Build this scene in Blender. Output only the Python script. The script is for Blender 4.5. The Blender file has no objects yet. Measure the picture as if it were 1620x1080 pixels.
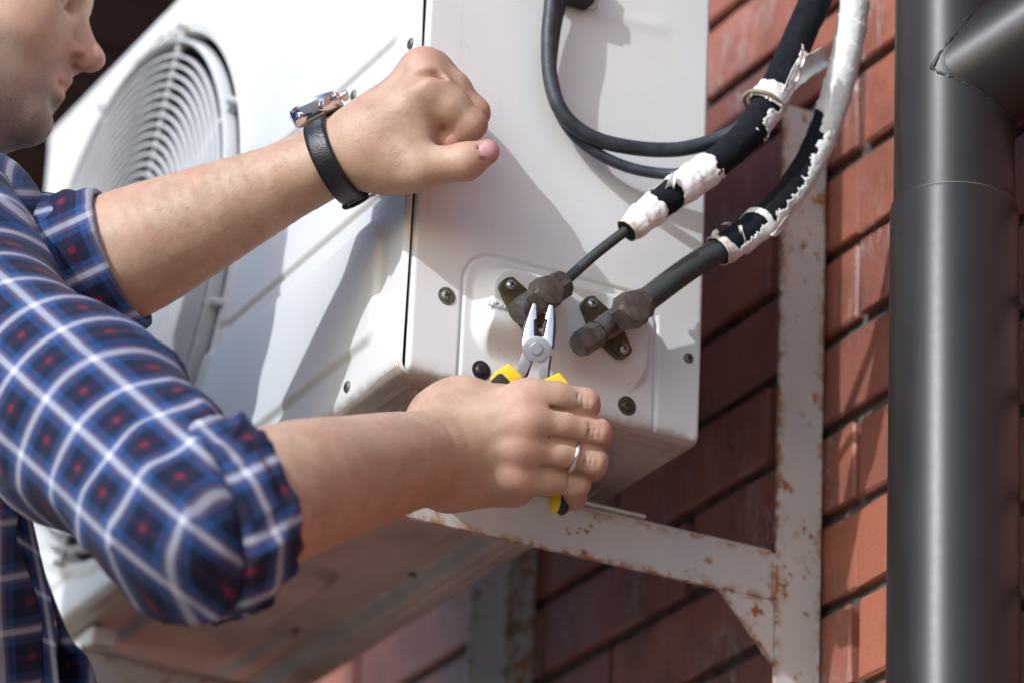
import bpy, bmesh, math, random
import numpy as np
from mathutils import Vector, Matrix, noise as mnoise

random.seed(7)
np.random.seed(7)
SC = bpy.context.scene
COL = SC.collection
R = math.radians

# ------------------------------------------------------------------ camera
# World: X along the brick wall, Y into the wall, Z up; the origin is the lower
# front corner of the air conditioner. CM turns world axes into camera axes.
FPX = 6178.6
CM = np.array([[0.46441204, 0.88451905, 0.04413064],
               [-0.33765748, 0.22291139, -0.91449327],
               [-0.81872394, 0.40980064, 0.40218721]])
CP = np.array([2.33731081, -1.07883187, -1.10466393])
cam_d = bpy.data.cameras.new('camera')
cam = bpy.data.objects.new('camera', cam_d)
COL.objects.link(cam)
cam.matrix_world = Matrix(((CM[0][0], -CM[1][0], -CM[2][0], CP[0]),
                           (CM[0][1], -CM[1][1], -CM[2][1], CP[1]),
                           (CM[0][2], -CM[1][2], -CM[2][2], CP[2]),
                           (0, 0, 0, 1)))
cam_d.sensor_width = 36.0
cam_d.lens = 36.0 * FPX / 1620.0
cam_d.clip_start = 0.05
cam_d.clip_end = 500.0
cam_d.dof.use_dof = True
cam_d.dof.focus_distance = 2.80
cam_d.dof.aperture_fstop = 4.6
SC.camera = cam

# ------------------------------------------------------------------ sky + sun
TOSUN = Vector((0.37, -0.80, 0.47)).normalized()
w = bpy.data.worlds.new('World')
SC.world = w
w.use_nodes = True
nt = w.node_tree
bg = nt.nodes['Background']
sky = nt.nodes.new('ShaderNodeTexSky')
sky.sky_type = 'NISHITA'
sky.sun_disc = False
sky.sun_elevation = math.asin(TOSUN.z)
sky.sun_rotation = math.atan2(TOSUN.x, TOSUN.y)
sky.air_density = 1.0
sky.dust_density = 1.5
sky.ozone_density = 1.0
nt.links.new(sky.outputs[0], bg.inputs[0])
bg.inputs[1].default_value = 0.15
sun_d = bpy.data.lights.new('sun', 'SUN')
sun_d.energy = 2.0
sun_d.angle = R(0.55)
sun_d.color = (1.0, 0.985, 0.975)
sun = bpy.data.objects.new('sun', sun_d)
COL.objects.link(sun)
sun.rotation_euler = TOSUN.to_track_quat('Z', 'Y').to_euler()
SC.view_settings.view_transform = 'Standard'
SC.view_settings.look = 'None'
SC.view_settings.gamma = 1.0
SC.view_settings.exposure = 0.70
SC.view_settings.use_white_balance = True
SC.view_settings.white_balance_temperature = 5900


def P(x, y, d):
    """world point seen at photo pixel (x, y) at camera depth d"""
    r = CM.T @ np.array([(x - 810) / FPX, (y - 540) / FPX, 1.0])
    return CP + r * d


def H(x, y, ax, val):
    """world point where the ray through photo pixel (x, y) meets the plane axis=val"""
    r = CM.T @ np.array([(x - 810) / FPX, (y - 540) / FPX, 1.0])
    return CP + r * (val - CP[ax]) / r[ax]


# ------------------------------------------------------------------ node helpers
class NB:
    def __init__(s, name):
        s.m = bpy.data.materials.new(name)
        s.m.use_nodes = True
        s.t = s.m.node_tree
        s.b = s.t.nodes['Principled BSDF']

    def n(s, typ, **kw):
        o = s.t.nodes.new(typ)
        for k, v in kw.items():
            setattr(o, k, v)
        return o

    def set(s, node, i, v):
        if hasattr(v, 'outputs'):
            v = v.outputs[0]
        if isinstance(v, bpy.types.NodeSocket):
            s.t.links.new(v, node.inputs[i])
        else:
            node.inputs[i].default_value = v

    def math(s, op, a, b=0.0, c=0.0, clamp=False):
        o = s.n('ShaderNodeMath', operation=op, use_clamp=clamp)
        s.set(o, 0, a); s.set(o, 1, b)
        if op in ('MULTIPLY_ADD', 'COMPARE', 'SMOOTH_MIN'):
            s.set(o, 2, c)
        return o.outputs[0]

    def mix(s, fac, a, b):
        o = s.n('ShaderNodeMix', data_type='RGBA')
        s.set(o, 0, fac)
        s.set(o, 6, a if not isinstance(a, tuple) else (a + (1,))[:4])
        s.set(o, 7, b if not isinstance(b, tuple) else (b + (1,))[:4])
        return o.outputs[2]

    def ramp(s, fac, lo, hi):
        o = s.n('ShaderNodeMapRange', interpolation_type='SMOOTHSTEP')
        s.set(o, 0, fac); s.set(o, 1, lo); s.set(o, 2, hi)
        o.inputs[3].default_value = 0.0; o.inputs[4].default_value = 1.0
        return o.outputs[0]

    def coord(s, which='Object'):
        return s.n('ShaderNodeTexCoord').outputs[which]

    def scaled(s, vec, sc):
        o = s.n('ShaderNodeMapping')
        s.set(o, 0, vec)
        o.inputs[3].default_value = sc if isinstance(sc, tuple) else (sc, sc, sc)
        return o.outputs[0]

    def noise(s, vec, scale, detail=3.0, rough=0.55, dist=0.0):
        o = s.n('ShaderNodeTexNoise')
        s.set(o, 'Vector', vec); o.inputs['Scale'].default_value = scale
        o.inputs['Detail'].default_value = detail; o.inputs['Roughness'].default_value = rough
        o.inputs['Distortion'].default_value = dist
        return o.outputs[0]

    def voro(s, vec, scale, feat='F1'):
        o = s.n('ShaderNodeTexVoronoi', feature=feat)
        s.set(o, 'Vector', vec); o.inputs['Scale'].default_value = scale
        return o.outputs[0]

    def attr(s, name):
        return s.n('ShaderNodeAttribute', attribute_name=name)

    def bump(s, height, strength, dist):
        o = s.n('ShaderNodeBump')
        o.inputs['Strength'].default_value = strength
        o.inputs['Distance'].default_value = dist
        s.set(o, 'Height', height)
        s.t.links.new(o.outputs[0], s.b.inputs['Normal'])
        return o

    def out(s, color=None, rough=None, metal=None, **kw):
        if color is not None:
            s.set(s.b, 'Base Color', (color + (1,))[:4] if isinstance(color, tuple) else color)
        if rough is not None:
            s.set(s.b, 'Roughness', rough)
        if metal is not None:
            s.set(s.b, 'Metallic', metal)
        for k, v in kw.items():
            s.set(s.b, k, v)
        return s.m


def worn(name, col, rough, metal=0.0, var=0.25, scale=40, bump=0.1, dark=None, spec=None, rv=.25):
    """painted / metal surface with mottled colour, uneven gloss and fine relief"""
    b = NB(name); co = b.coord()
    n1 = b.noise(co, scale, 5); n2 = b.noise(co, scale * 7, 3)
    c2 = dark or tuple(x * (1 - var) for x in col)
    c = b.mix(b.ramp(n1, .35, .7), col, c2)
    r = b.math('MULTIPLY_ADD', n2, rv, rough - rv / 2)
    b.bump(n2, bump, .001)
    m = b.out(c, r, metal)
    if spec is not None:
        b.b.inputs['Specular IOR Level'].default_value = spec
    return m


# AC paint: off white, chalky, with dirt that has collected low down
def ac_paint():
    b = NB('ac_paint'); co = b.coord()
    sep = b.n('ShaderNodeSeparateXYZ'); b.set(sep, 0, co)
    z = sep.outputs[2]
    n1 = b.noise(co, 9, 5); n2 = b.noise(co, 60, 4, .65); n3 = b.noise(co, 420, 2)
    c = b.mix(b.ramp(n1, .35, .72), (.64, .64, .615), (.69, .695, .68))
    # grime along the lower folds
    low = b.math('SUBTRACT', 1.0, b.ramp(z, -.004, .016))
    ed = b.math('MINIMUM', sep.outputs[1], b.math('MULTIPLY', sep.outputs[0], -1.0))
    ed = b.math('SUBTRACT', 1.0, b.ramp(ed, .008, .030))
    g = b.math('MULTIPLY', b.math('MULTIPLY', low, b.math('MULTIPLY_ADD', ed, .8, .2)), b.ramp(n2, .30, .62))
    c = b.mix(b.math('MULTIPLY', g, .72), c, (.22, .165, .12))
    # yellowish film in broad patches, and specks
    c = b.mix(b.math('MULTIPLY', b.ramp(n1, .5, .68), .35), c, (.62, .57, .45))
    v = b.voro(co, 95); sp = b.math('MULTIPLY', b.math('LESS_THAN', v, .055), b.ramp(n2, .52, .56))
    c = b.mix(b.math('MULTIPLY', sp, .6), c, (.2, .16, .12))
    st = b.noise(b.scaled(co, (90, 90, 5)), 1, 3)
    c = b.mix(b.math('MULTIPLY', b.ramp(st, .62, .75), .16), c, (.4, .36, .28))
    b.bump(n3, .05, .0006)
    return b.out(c, b.math('MULTIPLY_ADD', n2, .2, .30))


def brick_mat():
    b = NB('brick_clay'); co = b.coord('Object')
    oi = b.n('ShaderNodeObjectInfo')
    geo = b.n('ShaderNodeNewGeometry')
    pos = geo.outputs['Position']
    rnd = oi.outputs['Random']
    n1 = b.noise(pos, 14, 5); n2 = b.noise(b.scaled(pos, (60, 60, 12)), 1, 5, .65); n3 = b.noise(pos, 300, 3)
    c = b.mix(rnd, (.37, .125, .065), (.25, .09, .062))
    c = b.mix(b.math('MULTIPLY', b.ramp(n1, .42, .66), .6), c, (.15, .056, .042))
    c = b.mix(b.math('MULTIPLY', b.ramp(n2, .55, .74), .5), c, (.42, .25, .2))
    # lime runs
    st = b.noise(b.scaled(pos, (75, 75, 11)), 1, 6, .7, 1.2)
    ln = b.math('SUBTRACT', 1.0, b.ramp(b.math('ABSOLUTE', b.math('SUBTRACT', st, .52)), .0, .022))
    pat = b.ramp(b.noise(pos, 7, 2), .52, .66)
    c = b.mix(b.math('MULTIPLY', b.math('MULTIPLY', ln, pat), .75), c, (.62, .58, .55))
    sp = b.noise(pos, 700, 2)
    c = b.mix(b.math('MULTIPLY', b.ramp(sp, .55, .72), .35), c, (.10, .04, .03))
    c = b.mix(b.math('MULTIPLY', b.ramp(n3, .6, .75), .3), c, (.45, .27, .2))
    b.bump(b.math('ADD', n2, b.math('MULTIPLY', n3, .8)), .45, .002)
    return b.out(c, b.math('MULTIPLY_ADD', n1, .3, .34))


def rust_paint(name='bracket_paint', amount=.0):
    b = NB(name); co = b.coord('Object')
    n1 = b.noise(co, 12, 3); n2 = b.noise(co, 95, 5, .62); n3 = b.noise(co, 420, 3)
    clump = b.ramp(b.noise(co, 22, 2), .40 - amount, .56 - amount)
    spot = b.math('MULTIPLY', b.ramp(n2, .585, .63), clump)
    halo = b.math('MULTIPLY', b.ramp(n2, .54, .64), clump)
    ed = b.attr('edge').outputs['Fac']
    er = b.math('MULTIPLY', ed, b.ramp(n2, .44, .56))
    c = b.mix(b.ramp(n1, .35, .7), (.56, .545, .50), (.47, .465, .45))
    c = b.mix(b.math('MULTIPLY', b.math('MAXIMUM', halo, er), .5), c, (.52, .34, .11))
    c = b.mix(b.math('MAXIMUM', spot, b.math('MULTIPLY', er, .8)), c, b.mix(b.ramp(n3, .4, .6), (.40, .16, .03), (.18, .07, .02)))
    b.bump(b.math('ADD', b.math('MULTIPLY', spot, 1.5), n3), .25, .0008)
    return b.out(c, b.math('MULTIPLY_ADD', spot, .4, .42))


def skin_mat():
    b = NB('skin'); co = b.coord()
    red = b.attr('red').outputs['Fac']; stub = b.attr('stubble').outputs['Fac']; nail = b.attr('nail').outputs['Fac']
    n1 = b.noise(co, 55, 4); n2 = b.noise(co, 260, 4, .6); v = b.voro(co, 900)
    c = b.mix(b.ramp(n1, .3, .7), (.45, .31, .215), (.38, .245, .165))
    n0 = b.noise(co, 22, 3)
    c = b.mix(b.math('MULTIPLY', b.ramp(n0, .42, .66), .35), c, (.50, .27, .20))
    c = b.mix(b.math('MULTIPLY', b.ramp(n2, .5, .75), .25), c, (.42, .20, .14))
    c = b.mix(b.math('MULTIPLY', red, .75), c, (.44, .19, .15))
    hair = b.noise(co, 1300, 2)
    c = b.mix(b.math("MULTIPLY", stub, b.math("MULTIPLY_ADD", b.ramp(hair, .42, .6), .45, .5)), c, (.14, .115, .10))
    c = b.mix(b.math('MULTIPLY', nail, .8), c, (.50, .27, .28))
    # freckles
    fr = b.math('LESS_THAN', b.voro(co, 62), .035)
    c = b.mix(b.math('MULTIPLY', fr, .55), c, (.16, .075, .045))
    wr = b.noise(b.scaled(co, (1, 1, 1)), 700, 4, .7)
    b.bump(b.math('ADD', b.math('MULTIPLY', v, .7), b.math('ADD', wr, b.math('MULTIPLY', n2, .8))), .19, .0012)
    m = b.out(c, b.math('MULTIPLY_ADD', nail, -.18, b.math('MULTIPLY_ADD', n2, .25, .42)))
    b.b.inputs['Subsurface Weight'].default_value = .22
    b.b.inputs['Subsurface Radius'].default_value = (1.0, .35, .18)
    b.b.inputs['Subsurface Scale'].default_value = .0035
    return m


def plaid_mat():
    b = NB('plaid_cotton')
    uv = b.attr('cloth').outputs['Vector']
    sep = b.n('ShaderNodeSeparateXYZ'); b.set(sep, 0, uv)
    pitch = .0400

    def band(c, centre, half, soft):
        f = b.math('FRACT', b.math('DIVIDE', c, pitch))
        d = b.math('ABSOLUTE', b.math('SUBTRACT', f, centre))
        d = b.math('MINIMUM', d, b.math('SUBTRACT', 1.0, d))
        return b.math('SUBTRACT', 1.0, b.ramp(d, half - soft, half + soft))
    u, v = sep.outputs[0], sep.outputs[1]
    wu, wv = band(u, .5, .056, .028), band(v, .5, .056, .028)
    bu, bv = band(u, .5, .24, .02), band(v, .5, .24, .02)
    ru, rv = band(u, 0.0, .06, .02), band(v, 0.0, .06, .02)
    ou, ov = band(u, .5, .12, .01), band(v, .5, .12, .01)
    c = b.mix(b.math('MULTIPLY', b.math('ADD', bu, bv), .5), (.007, .013, .036), (.022, .064, .185))
    c = b.mix(b.math('MULTIPLY', b.math('MAXIMUM', b.math('SUBTRACT', ou, wu), b.math('SUBTRACT', ov, wv)), .16), c, (.36, .17, .16))
    c = b.mix(b.math('MULTIPLY', b.math('ADD', wu, wv), .37), c, (.70, .73, .77))
    c = b.mix(b.math('MULTIPLY', b.math('ADD', b.math('MULTIPLY', ru, rv), b.math('MULTIPLY', b.math('MAXIMUM', ru, rv), .12)), .45), c, (.24, .018, .028))
    wv_ = b.noise(b.scaled(uv, (2600, 2600, 1)), 1, 1)
    fold = b.noise(b.coord(), 45, 3)
    b.bump(b.math('ADD', wv_, b.math('MULTIPLY', fold, 2.0)), .25, .0015)
    m = b.out(c, .85)
    b.b.inputs['Sheen Weight'].default_value = .04
    b.b.inputs['Specular IOR Level'].default_value = .2
    return m


def tape_mat():
    b = NB('white_tape'); co = b.coord()
    n1 = b.noise(co, 70, 4); n2 = b.noise(co, 300, 3)
    c = b.mix(b.ramp(n1, .4, .7), (.82, .815, .79), (.70, .685, .64))
    rag = b.attr('rag').outputs['Fac']
    c = b.mix(b.math('MULTIPLY', rag, .7), c, (.42, .34, .23))
    b.bump(b.math('ADD', n2, b.math('MULTIPLY', n1, 2.0)), .3, .002)
    return b.out(c, .5)


M_AC = ac_paint()
M_BASE = worn('shaded_base_pan_steel', (.40, .345, .29), .42, metal=.15, var=.3, scale=14, bump=.1)  # the underside's shade and warm bounce are put into the base pan's colour
M_BRICK = brick_mat()
M_MORTAR = worn('mortar', (.115, .105, .092), .95, var=.65, scale=60, bump=.8)
M_BRACKET = rust_paint()
M_BRACKET2 = rust_paint('far_bracket_paint', .02)
M_SKIN = skin_mat()
M_PLAID = plaid_mat()
M_TAPE = tape_mat()
M_PIPE = worn('brown_drainpipe_paint', (.017, .0145, .0135), .36, var=.2, scale=25, bump=.008, spec=.32, rv=.05)
M_FOAM = worn('black_foam', (.010, .012, .016), .85, var=.4, scale=120, bump=.5, spec=.15)
M_CABLE = worn('black_rubber', (.014, .019, .027), .5, var=.5, scale=80, bump=.25, dark=(.032, .038, .048))
M_COPPER = worn('oxidised_copper', (.055, .049, .046), .48, metal=.4, var=.5, scale=90, bump=.3, dark=(.04, .062, .06))
M_BRASS = worn('tarnished_brass', (.13, .112, .096), .42, metal=.55, var=.4, scale=130, bump=.10)
M_BRASS2 = worn('oiled_brass_flange', (.07, .055, .04), .38, metal=.5, var=.4, scale=110, bump=.3, dark=(.10, .075, .03))
M_STEEL = worn('bright_screw_steel', (.55, .55, .56), .3, metal=.95, var=.35, scale=300, bump=.2)
M_OLDSCREW = worn('dull_screw', (.22, .21, .17), .45, metal=.7, var=.5, scale=300, bump=.3)
M_PLIER = worn('brushed_tool_steel', (.50, .52, .56), .34, metal=.75, var=.12, scale=200, bump=.12)
M_PLIERD = worn('dark_tool_steel', (.045, .045, .05), .45, metal=.6, var=.3, scale=200, bump=.1)
M_YELLOW = worn('yellow_grip', (.80, .56, .012), .42, var=.12, scale=60, bump=.06)
M_BLACKG = worn('black_grip', (.02, .022, .026), .5, var=.2, scale=60, bump=.15)
M_SOFFIT = worn('dark_brown_board', (.030, .0215, .019), .55, var=.3, scale=15, bump=.2)
M_GROUND = worn('paving', (.23, .215, .195), .9, var=.25, scale=3, bump=.4)
M_DARK = worn('fan_cavity', (.015, .015, .016), .7, var=.2)
M_GRILLE = worn('grille_plastic', (.54, .545, .54), .4, var=.1, scale=30, bump=.05)
M_STRAP = worn('black_leather', (.010, .011, .015), .24, var=.3, scale=120, bump=.5)
M_CHROME = worn('polished_steel', (.72, .72, .73), .12, metal=1.0, var=.08, scale=80, bump=.02)
M_RING = worn('silver_ring', (.78, .77, .75), .14, metal=1.0, var=.05, scale=80, bump=.02)
M_TIE = worn('aged_cable_tie', (.30, .25, .17), .5, var=.3, scale=150, bump=.2)
M_HAIR = worn('brown_hair', (.05, .032, .022), .6, var=.3, scale=200, bump=.6)
M_GLASS = worn('watch_glass', (.10, .10, .11), .05, var=.05)
M_FIN = worn('rear_fins', (.30, .30, .30), .4, metal=.6)


# ------------------------------------------------------------------ mesh helpers
def mesh_obj(name, verts, faces, mat, parent=None, smooth=True, attrs=None):
    me = bpy.data.meshes.new(name)
    if isinstance(verts, np.ndarray) and isinstance(faces, np.ndarray):
        n, k = faces.shape
        me.vertices.add(len(verts)); me.vertices.foreach_set('co', verts.astype(np.float32).ravel())
        me.loops.add(n * k); me.loops.foreach_set('vertex_index', faces.astype(np.int32).ravel())
        me.polygons.add(n); me.polygons.foreach_set('loop_start', np.arange(0, n * k, k, dtype=np.int32))
        me.update(calc_edges=True)
    else:
        me.from_pydata([tuple(v) for v in verts], [], [tuple(f) for f in faces])
        me.update()
    me.materials.append(mat)
    me.polygons.foreach_set('use_smooth', np.full(len(me.polygons), bool(smooth)))
    for k, a in (attrs or {}).items():
        if a.ndim == 1:
            at = me.attributes.new(k, 'FLOAT', 'POINT'); at.data.foreach_set('value', a.astype(np.float32))
        else:
            at = me.attributes.new(k, 'FLOAT_VECTOR', 'POINT'); at.data.foreach_set('vector', a.astype(np.float32).ravel())
    o = bpy.data.objects.new(name, me)
    COL.objects.link(o)
    if parent:
        o.parent = parent
    return o


def bm_obj(name, bm, mat, parent=None, smooth=False, angle=None):
    me = bpy.data.meshes.new(name)
    bmesh.ops.recalc_face_normals(bm, faces=bm.faces)
    bm.to_mesh(me); bm.free()
    me.materials.append(mat)
    if smooth or angle:
        me.polygons.foreach_set('use_smooth', np.ones(len(me.polygons), dtype=bool))
        if angle:
            me.set_sharp_from_angle(angle=R(angle))
    o = bpy.data.objects.new(name, me)
    COL.objects.link(o)
    if parent:
        o.parent = parent
    return o


def empty(name, loc, label, cat, group=None):
    o = bpy.data.objects.new(name, None)
    o.empty_display_size = .05
    COL.objects.link(o)
    tag(o, label, cat, group)
    o['_base'] = tuple(float(v) for v in loc)
    return o


def tag(o, label, cat, group=None):
    o['label'] = label; o['category'] = cat
    if group:
        o['group'] = group


def box_bm(lo, hi, bev=0.0, seg=2):
    bm = bmesh.new()
    bmesh.ops.create_cube(bm, size=1.0)
    lo = Vector(lo); hi = Vector(hi)
    for v in bm.verts:
        v.co = Vector((lo[i] + (v.co[i] + .5) * (hi[i] - lo[i]) for i in range(3)))
    if bev:
        bmesh.ops.bevel(bm, geom=bm.edges[:], offset=bev, segments=seg, affect='EDGES', profile=.5)
    return bm


def frame(axis):
    """matrix whose Z is axis"""
    return Vector(axis).normalized().to_track_quat('Z', 'Y').to_matrix().to_4x4()


def lathe_bm(profile, origin, axis, n=32, phase=0.0, bm=None):
    """profile: list of (radius, height) along axis"""
    bm = bm or bmesh.new()
    M = Matrix.Translation(Vector(origin)) @ frame(axis)
    rings = []
    for r, h in profile:
        if r < 1e-6:
            rings.append([bm.verts.new(M @ Vector((0, 0, h)))])
        else:
            rings.append([bm.verts.new(M @ Vector((r * math.cos(2 * math.pi * i / n + phase), r * math.sin(2 * math.pi * i / n + phase), h))) for i in range(n)])
    for a, b in zip(rings, rings[1:]):
        if len(a) == 1 and len(b) == 1:
            continue
        for i in range(n):
            j = (i + 1) % n
            if len(a) == 1:
                bm.faces.new((a[0], b[i], b[j]))
            elif len(b) == 1:
                bm.faces.new((a[i], a[j], b[0]))
            else:
                bm.faces.new((a[i], a[j], b[j], b[i]))
    return bm


def hex_bm(origin, axis, r, h0, h1, cham=.0018, phase=0.0, bm=None):
    """hexagon nut/cap: six flats with a round chamfered outer face"""
    bm = bm or bmesh.new()
    M = Matrix.Translation(Vector(origin)) @ frame(axis)
    n = 36
    ra = r * math.cos(math.pi / 6)

    def rad(i):
        a = (2 * math.pi * i / n) % (math.pi / 3) - math.pi / 6
        return ra / math.cos(a)
    rings = []
    for k, h in ((0, h0), (1, h1 - cham), (2, h1), (3, h1)):
        ring = []
        for i in range(n):
            q = rad(i)
            if k == 1:
                hh = h - (q - ra) * .55
            else:
                hh = h
            if k == 2:
                q = ra * .975
            if k == 3:
                q = ra * .93
                hh = h1 + .0002
            a = 2 * math.pi * i / n + phase
            ring.append(bm.verts.new(M @ Vector((q * math.cos(a), q * math.sin(a), hh))))
        rings.append(ring)
    for a, b in zip(rings, rings[1:]):
        for i in range(n):
            j = (i + 1) % n
            bm.faces.new((a[i], a[j], b[j], b[i]))
    bm.faces.new(rings[0][::-1]); bm.faces.new(rings[-1])
    return bm


def spline(pts, n):
    """Catmull-Rom through points -> n samples (np array)"""
    p = np.array(pts, float)
    p = np.vstack([2 * p[0] - p[1], p, 2 * p[-1] - p[-2]])
    seg = len(p) - 3
    out = []
    for t in np.linspace(0, seg, n):
        i = min(int(t), seg - 1); u = t - i
        a, b, c, d = p[i:i + 4]
        out.append(.5 * (2 * b + (c - a) * u + (2 * a - 5 * b + 4 * c - d) * u * u + (3 * b - a - 3 * c + d) * u ** 3))
    out = np.array(out)
    # even arc length
    L = np.r_[0, np.cumsum(np.linalg.norm(np.diff(out, axis=0), axis=1))]
    s = np.linspace(0, L[-1], n)
    return np.stack([np.interp(s, L, out[:, k]) for k in range(out.shape[1])], 1)


def tube_frames(path):
    t = np.gradient(path, axis=0); t /= np.linalg.norm(t, axis=1)[:, None]
    up = np.array([0.2, -.3, 1.0]); nrm = []
    prev = up - t[0] * (up @ t[0])
    for k in range(len(path)):
        prev = prev - t[k] * (prev @ t[k]); prev /= np.linalg.norm(prev)
        nrm.append(prev.copy())
    nrm = np.array(nrm); bi = np.cross(t, nrm)
    return t, nrm, bi


def tube(name, path, rad, mat, parent=None, n=20, rfun=None, keep=None, rag=None, caps=True):
    """tube along path; rfun(s, th) gives radius offsets, keep(s, th) cuts torn holes"""
    path = np.array(path, float)
    t, nr, bi = tube_frames(path)
    k = len(path); L = np.r_[0, np.cumsum(np.linalg.norm(np.diff(path, axis=0), axis=1))]
    rad = np.broadcast_to(np.array(rad, float), (k,))
    th = np.linspace(0, 2 * np.pi, n, endpoint=False)
    S, T = np.meshgrid(L, th, indexing='ij')
    rr = rad[:, None] + (rfun(S, T) if rfun else 0)
    V = path[:, None, :] + rr[..., None] * (np.cos(T)[..., None] * nr[:, None, :] + np.sin(T)[..., None] * bi[:, None, :])
    idx = np.arange(k * n).reshape(k, n)
    a = idx[:-1]; b = idx[1:]
    F = np.stack([a, np.roll(a, -1, 1), np.roll(b, -1, 1), b], -1)
    if keep is not None:
        Kp = keep(S, T)
        F = F[(Kp[:-1] & Kp[1:])]
    F = F.reshape(-1, 4)
    V = V.reshape(-1, 3)
    at = {'rag': rag(S, T).reshape(-1)} if rag else None
    o = mesh_obj(name, V, F, mat, parent, True, at)
    if caps and keep is None:
        bm = bmesh.new(); bm.from_mesh(o.data); bm.verts.ensure_lookup_table()
        bm.faces.new([bm.verts[i] for i in idx[0][::-1]]); bm.faces.new([bm.verts[i] for i in idx[-1]])
        bm.to_mesh(o.data); bm.free()
    return o


# value noise on arrays
_perm = np.random.RandomState(3).rand(64, 64, 64).astype(np.float32)


def vnoise(p, s):
    q = np.asarray(p) * s
    i = np.floor(q).astype(int); f = q - i; f = f * f * (3 - 2 * f)
    out = 0
    for dx in (0, 1):
        for dy in (0, 1):
            for dz in (0, 1):
                wgt = (f[..., 0] if dx else 1 - f[..., 0]) * (f[..., 1] if dy else 1 - f[..., 1]) * (f[..., 2] if dz else 1 - f[..., 2])
                out = out + wgt * _perm[(i[..., 0] + dx) % 64, (i[..., 1] + dy) % 64, (i[..., 2] + dz) % 64]
    return out * 2 - 1


def sst(x, a, b):
    t = np.clip((x - a) / (b - a), 0, 1)
    return t * t * (3 - 2 * t)


def rrect(u, v, u0, u1, v0, v1, r):
    """signed distance (inside negative) to a rounded rectangle"""
    cu, cv = (u0 + u1) / 2, (v0 + v1) / 2
    qx = np.abs(u - cu) - (u1 - u0) / 2 + r; qy = np.abs(v - cv) - (v1 - v0) / 2 + r
    return np.hypot(np.maximum(qx, 0), np.maximum(qy, 0)) + np.minimum(np.maximum(qx, qy), 0) - r


def sheet(name, U, V, pos, mat, parent, keep=None):
    """height-field sheet: pos(U, V) -> xyz arrays"""
    uu, vv = np.meshgrid(U, V, indexing='ij')
    X = pos(uu, vv)
    nu, nv = uu.shape
    idx = np.arange(nu * nv).reshape(nu, nv)
    F = np.stack([idx[:-1, :-1], idx[1:, :-1], idx[1:, 1:], idx[:-1, 1:]], -1)
    if keep is not None:
        k = keep(uu, vv)
        F = F[k[:-1, :-1] & k[1:, 1:] & k[1:, :-1] & k[:-1, 1:]]
    F = F.reshape(-1, 4)
    return mesh_obj(name, X.reshape(-1, 3), F, mat, parent)


# ------------------------------------------------------------------ ground, wall, eaves
WY = .4225
g = mesh_obj('ground', [(-30, -30, -2.6), (30, -30, -2.6), (30, .5, -2.6), (-30, .5, -2.6)], [(0, 1, 2, 3)], M_GROUND)
g['kind'] = 'structure'

wall = empty('brick_wall', (0, WY, 0), 'red brick wall with dark recessed mortar joints behind everything', 'wall')
bm = box_bm((-8, WY + .009, -2.59), (6, WY + .30, 2.6))
bm_obj('mortar', bm, M_MORTAR, wall)


def brick_mesh(seed):
    rs = random.Random(seed)
    bm = box_bm((-.125, 0, -.0325), (.125, .06, .0325))
    bmesh.ops.subdivide_edges(bm, edges=[e for e in bm.edges if abs(e.verts[0].co.x - e.verts[1].co.x) > .1], cuts=3)
    fr = [e for e in bm.edges if e.verts[0].co.y < .001 or e.verts[1].co.y < .001]
    bmesh.ops.bevel(bm, geom=fr, offset=.002, segments=1, affect='EDGES', profile=.5)
    for v in bm.verts:
        v.co.z += rs.uniform(-.0011, .0011); v.co.x += rs.uniform(-.001, .001)
        if v.co.y < .004:
            v.co.y += rs.uniform(-.0006, .0010)
    me = bpy.data.meshes.new('brick')
    bmesh.ops.recalc_face_normals(bm, faces=bm.faces)
    bm.to_mesh(me); bm.free()
    me.materials.append(M_BRICK)
    return me


BR = [brick_mesh(i) for i in range(8)]
for row in range(-5, 11):
    zc = .009 + .0757 * row + .0757 / 2
    off = -.056 if row % 2 == 0 else -.186
    for k in range(-7, 4):
        xc = off + .26 * k + .13
        o = bpy.data.objects.new('brick', BR[random.randrange(8)])
        COL.objects.link(o)
        o.location = (xc + random.uniform(-.002, .002), WY + random.uniform(-.0008, .0012), zc + random.uniform(-.001, .001))
        o.rotation_euler = (random.uniform(-.003, .003), random.uniform(-.004, .004), random.uniform(-.002, .002))
        o.parent = wall
# courses too far from view to show single bricks: relief carried by the material
def far_brick_mat():
    b = NB('far_brickwork'); co = b.coord()
    sep = b.n('ShaderNodeSeparateXYZ'); b.set(sep, 0, co)
    cmb = b.n('ShaderNodeCombineXYZ'); b.set(cmb, 0, sep.outputs[0]); b.set(cmb, 1, sep.outputs[2])
    t = b.n('ShaderNodeTexBrick'); b.set(t, 0, cmb.outputs[0])
    t.inputs['Color1'].default_value = (.33, .105, .05, 1); t.inputs['Color2'].default_value = (.24, .085, .05, 1)
    t.inputs['Mortar'].default_value = (.10, .09, .08, 1)
    t.inputs['Scale'].default_value = 1.0; t.inputs['Brick Width'].default_value = .26
    t.inputs['Row Height'].default_value = .0757; t.inputs['Mortar Size'].default_value = .006
    return b.out(t.outputs[0], .7)


M_FARBRICK = far_brick_mat()
zt = .009 + .0757 * 11; zb = .009 - .0757 * 5
for lo, hi in (((-8, -2.59), (6, zb)), ((-8, zt), (6, 2.6)), ((-8, zb), (-1.90, zt)), ((1.0, zb), (6, zt))):
    bm_obj('distant_brickwork', box_bm((lo[0], WY, lo[1]), (hi[0], WY + .02, hi[1])), M_FARBRICK, wall)

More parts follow.
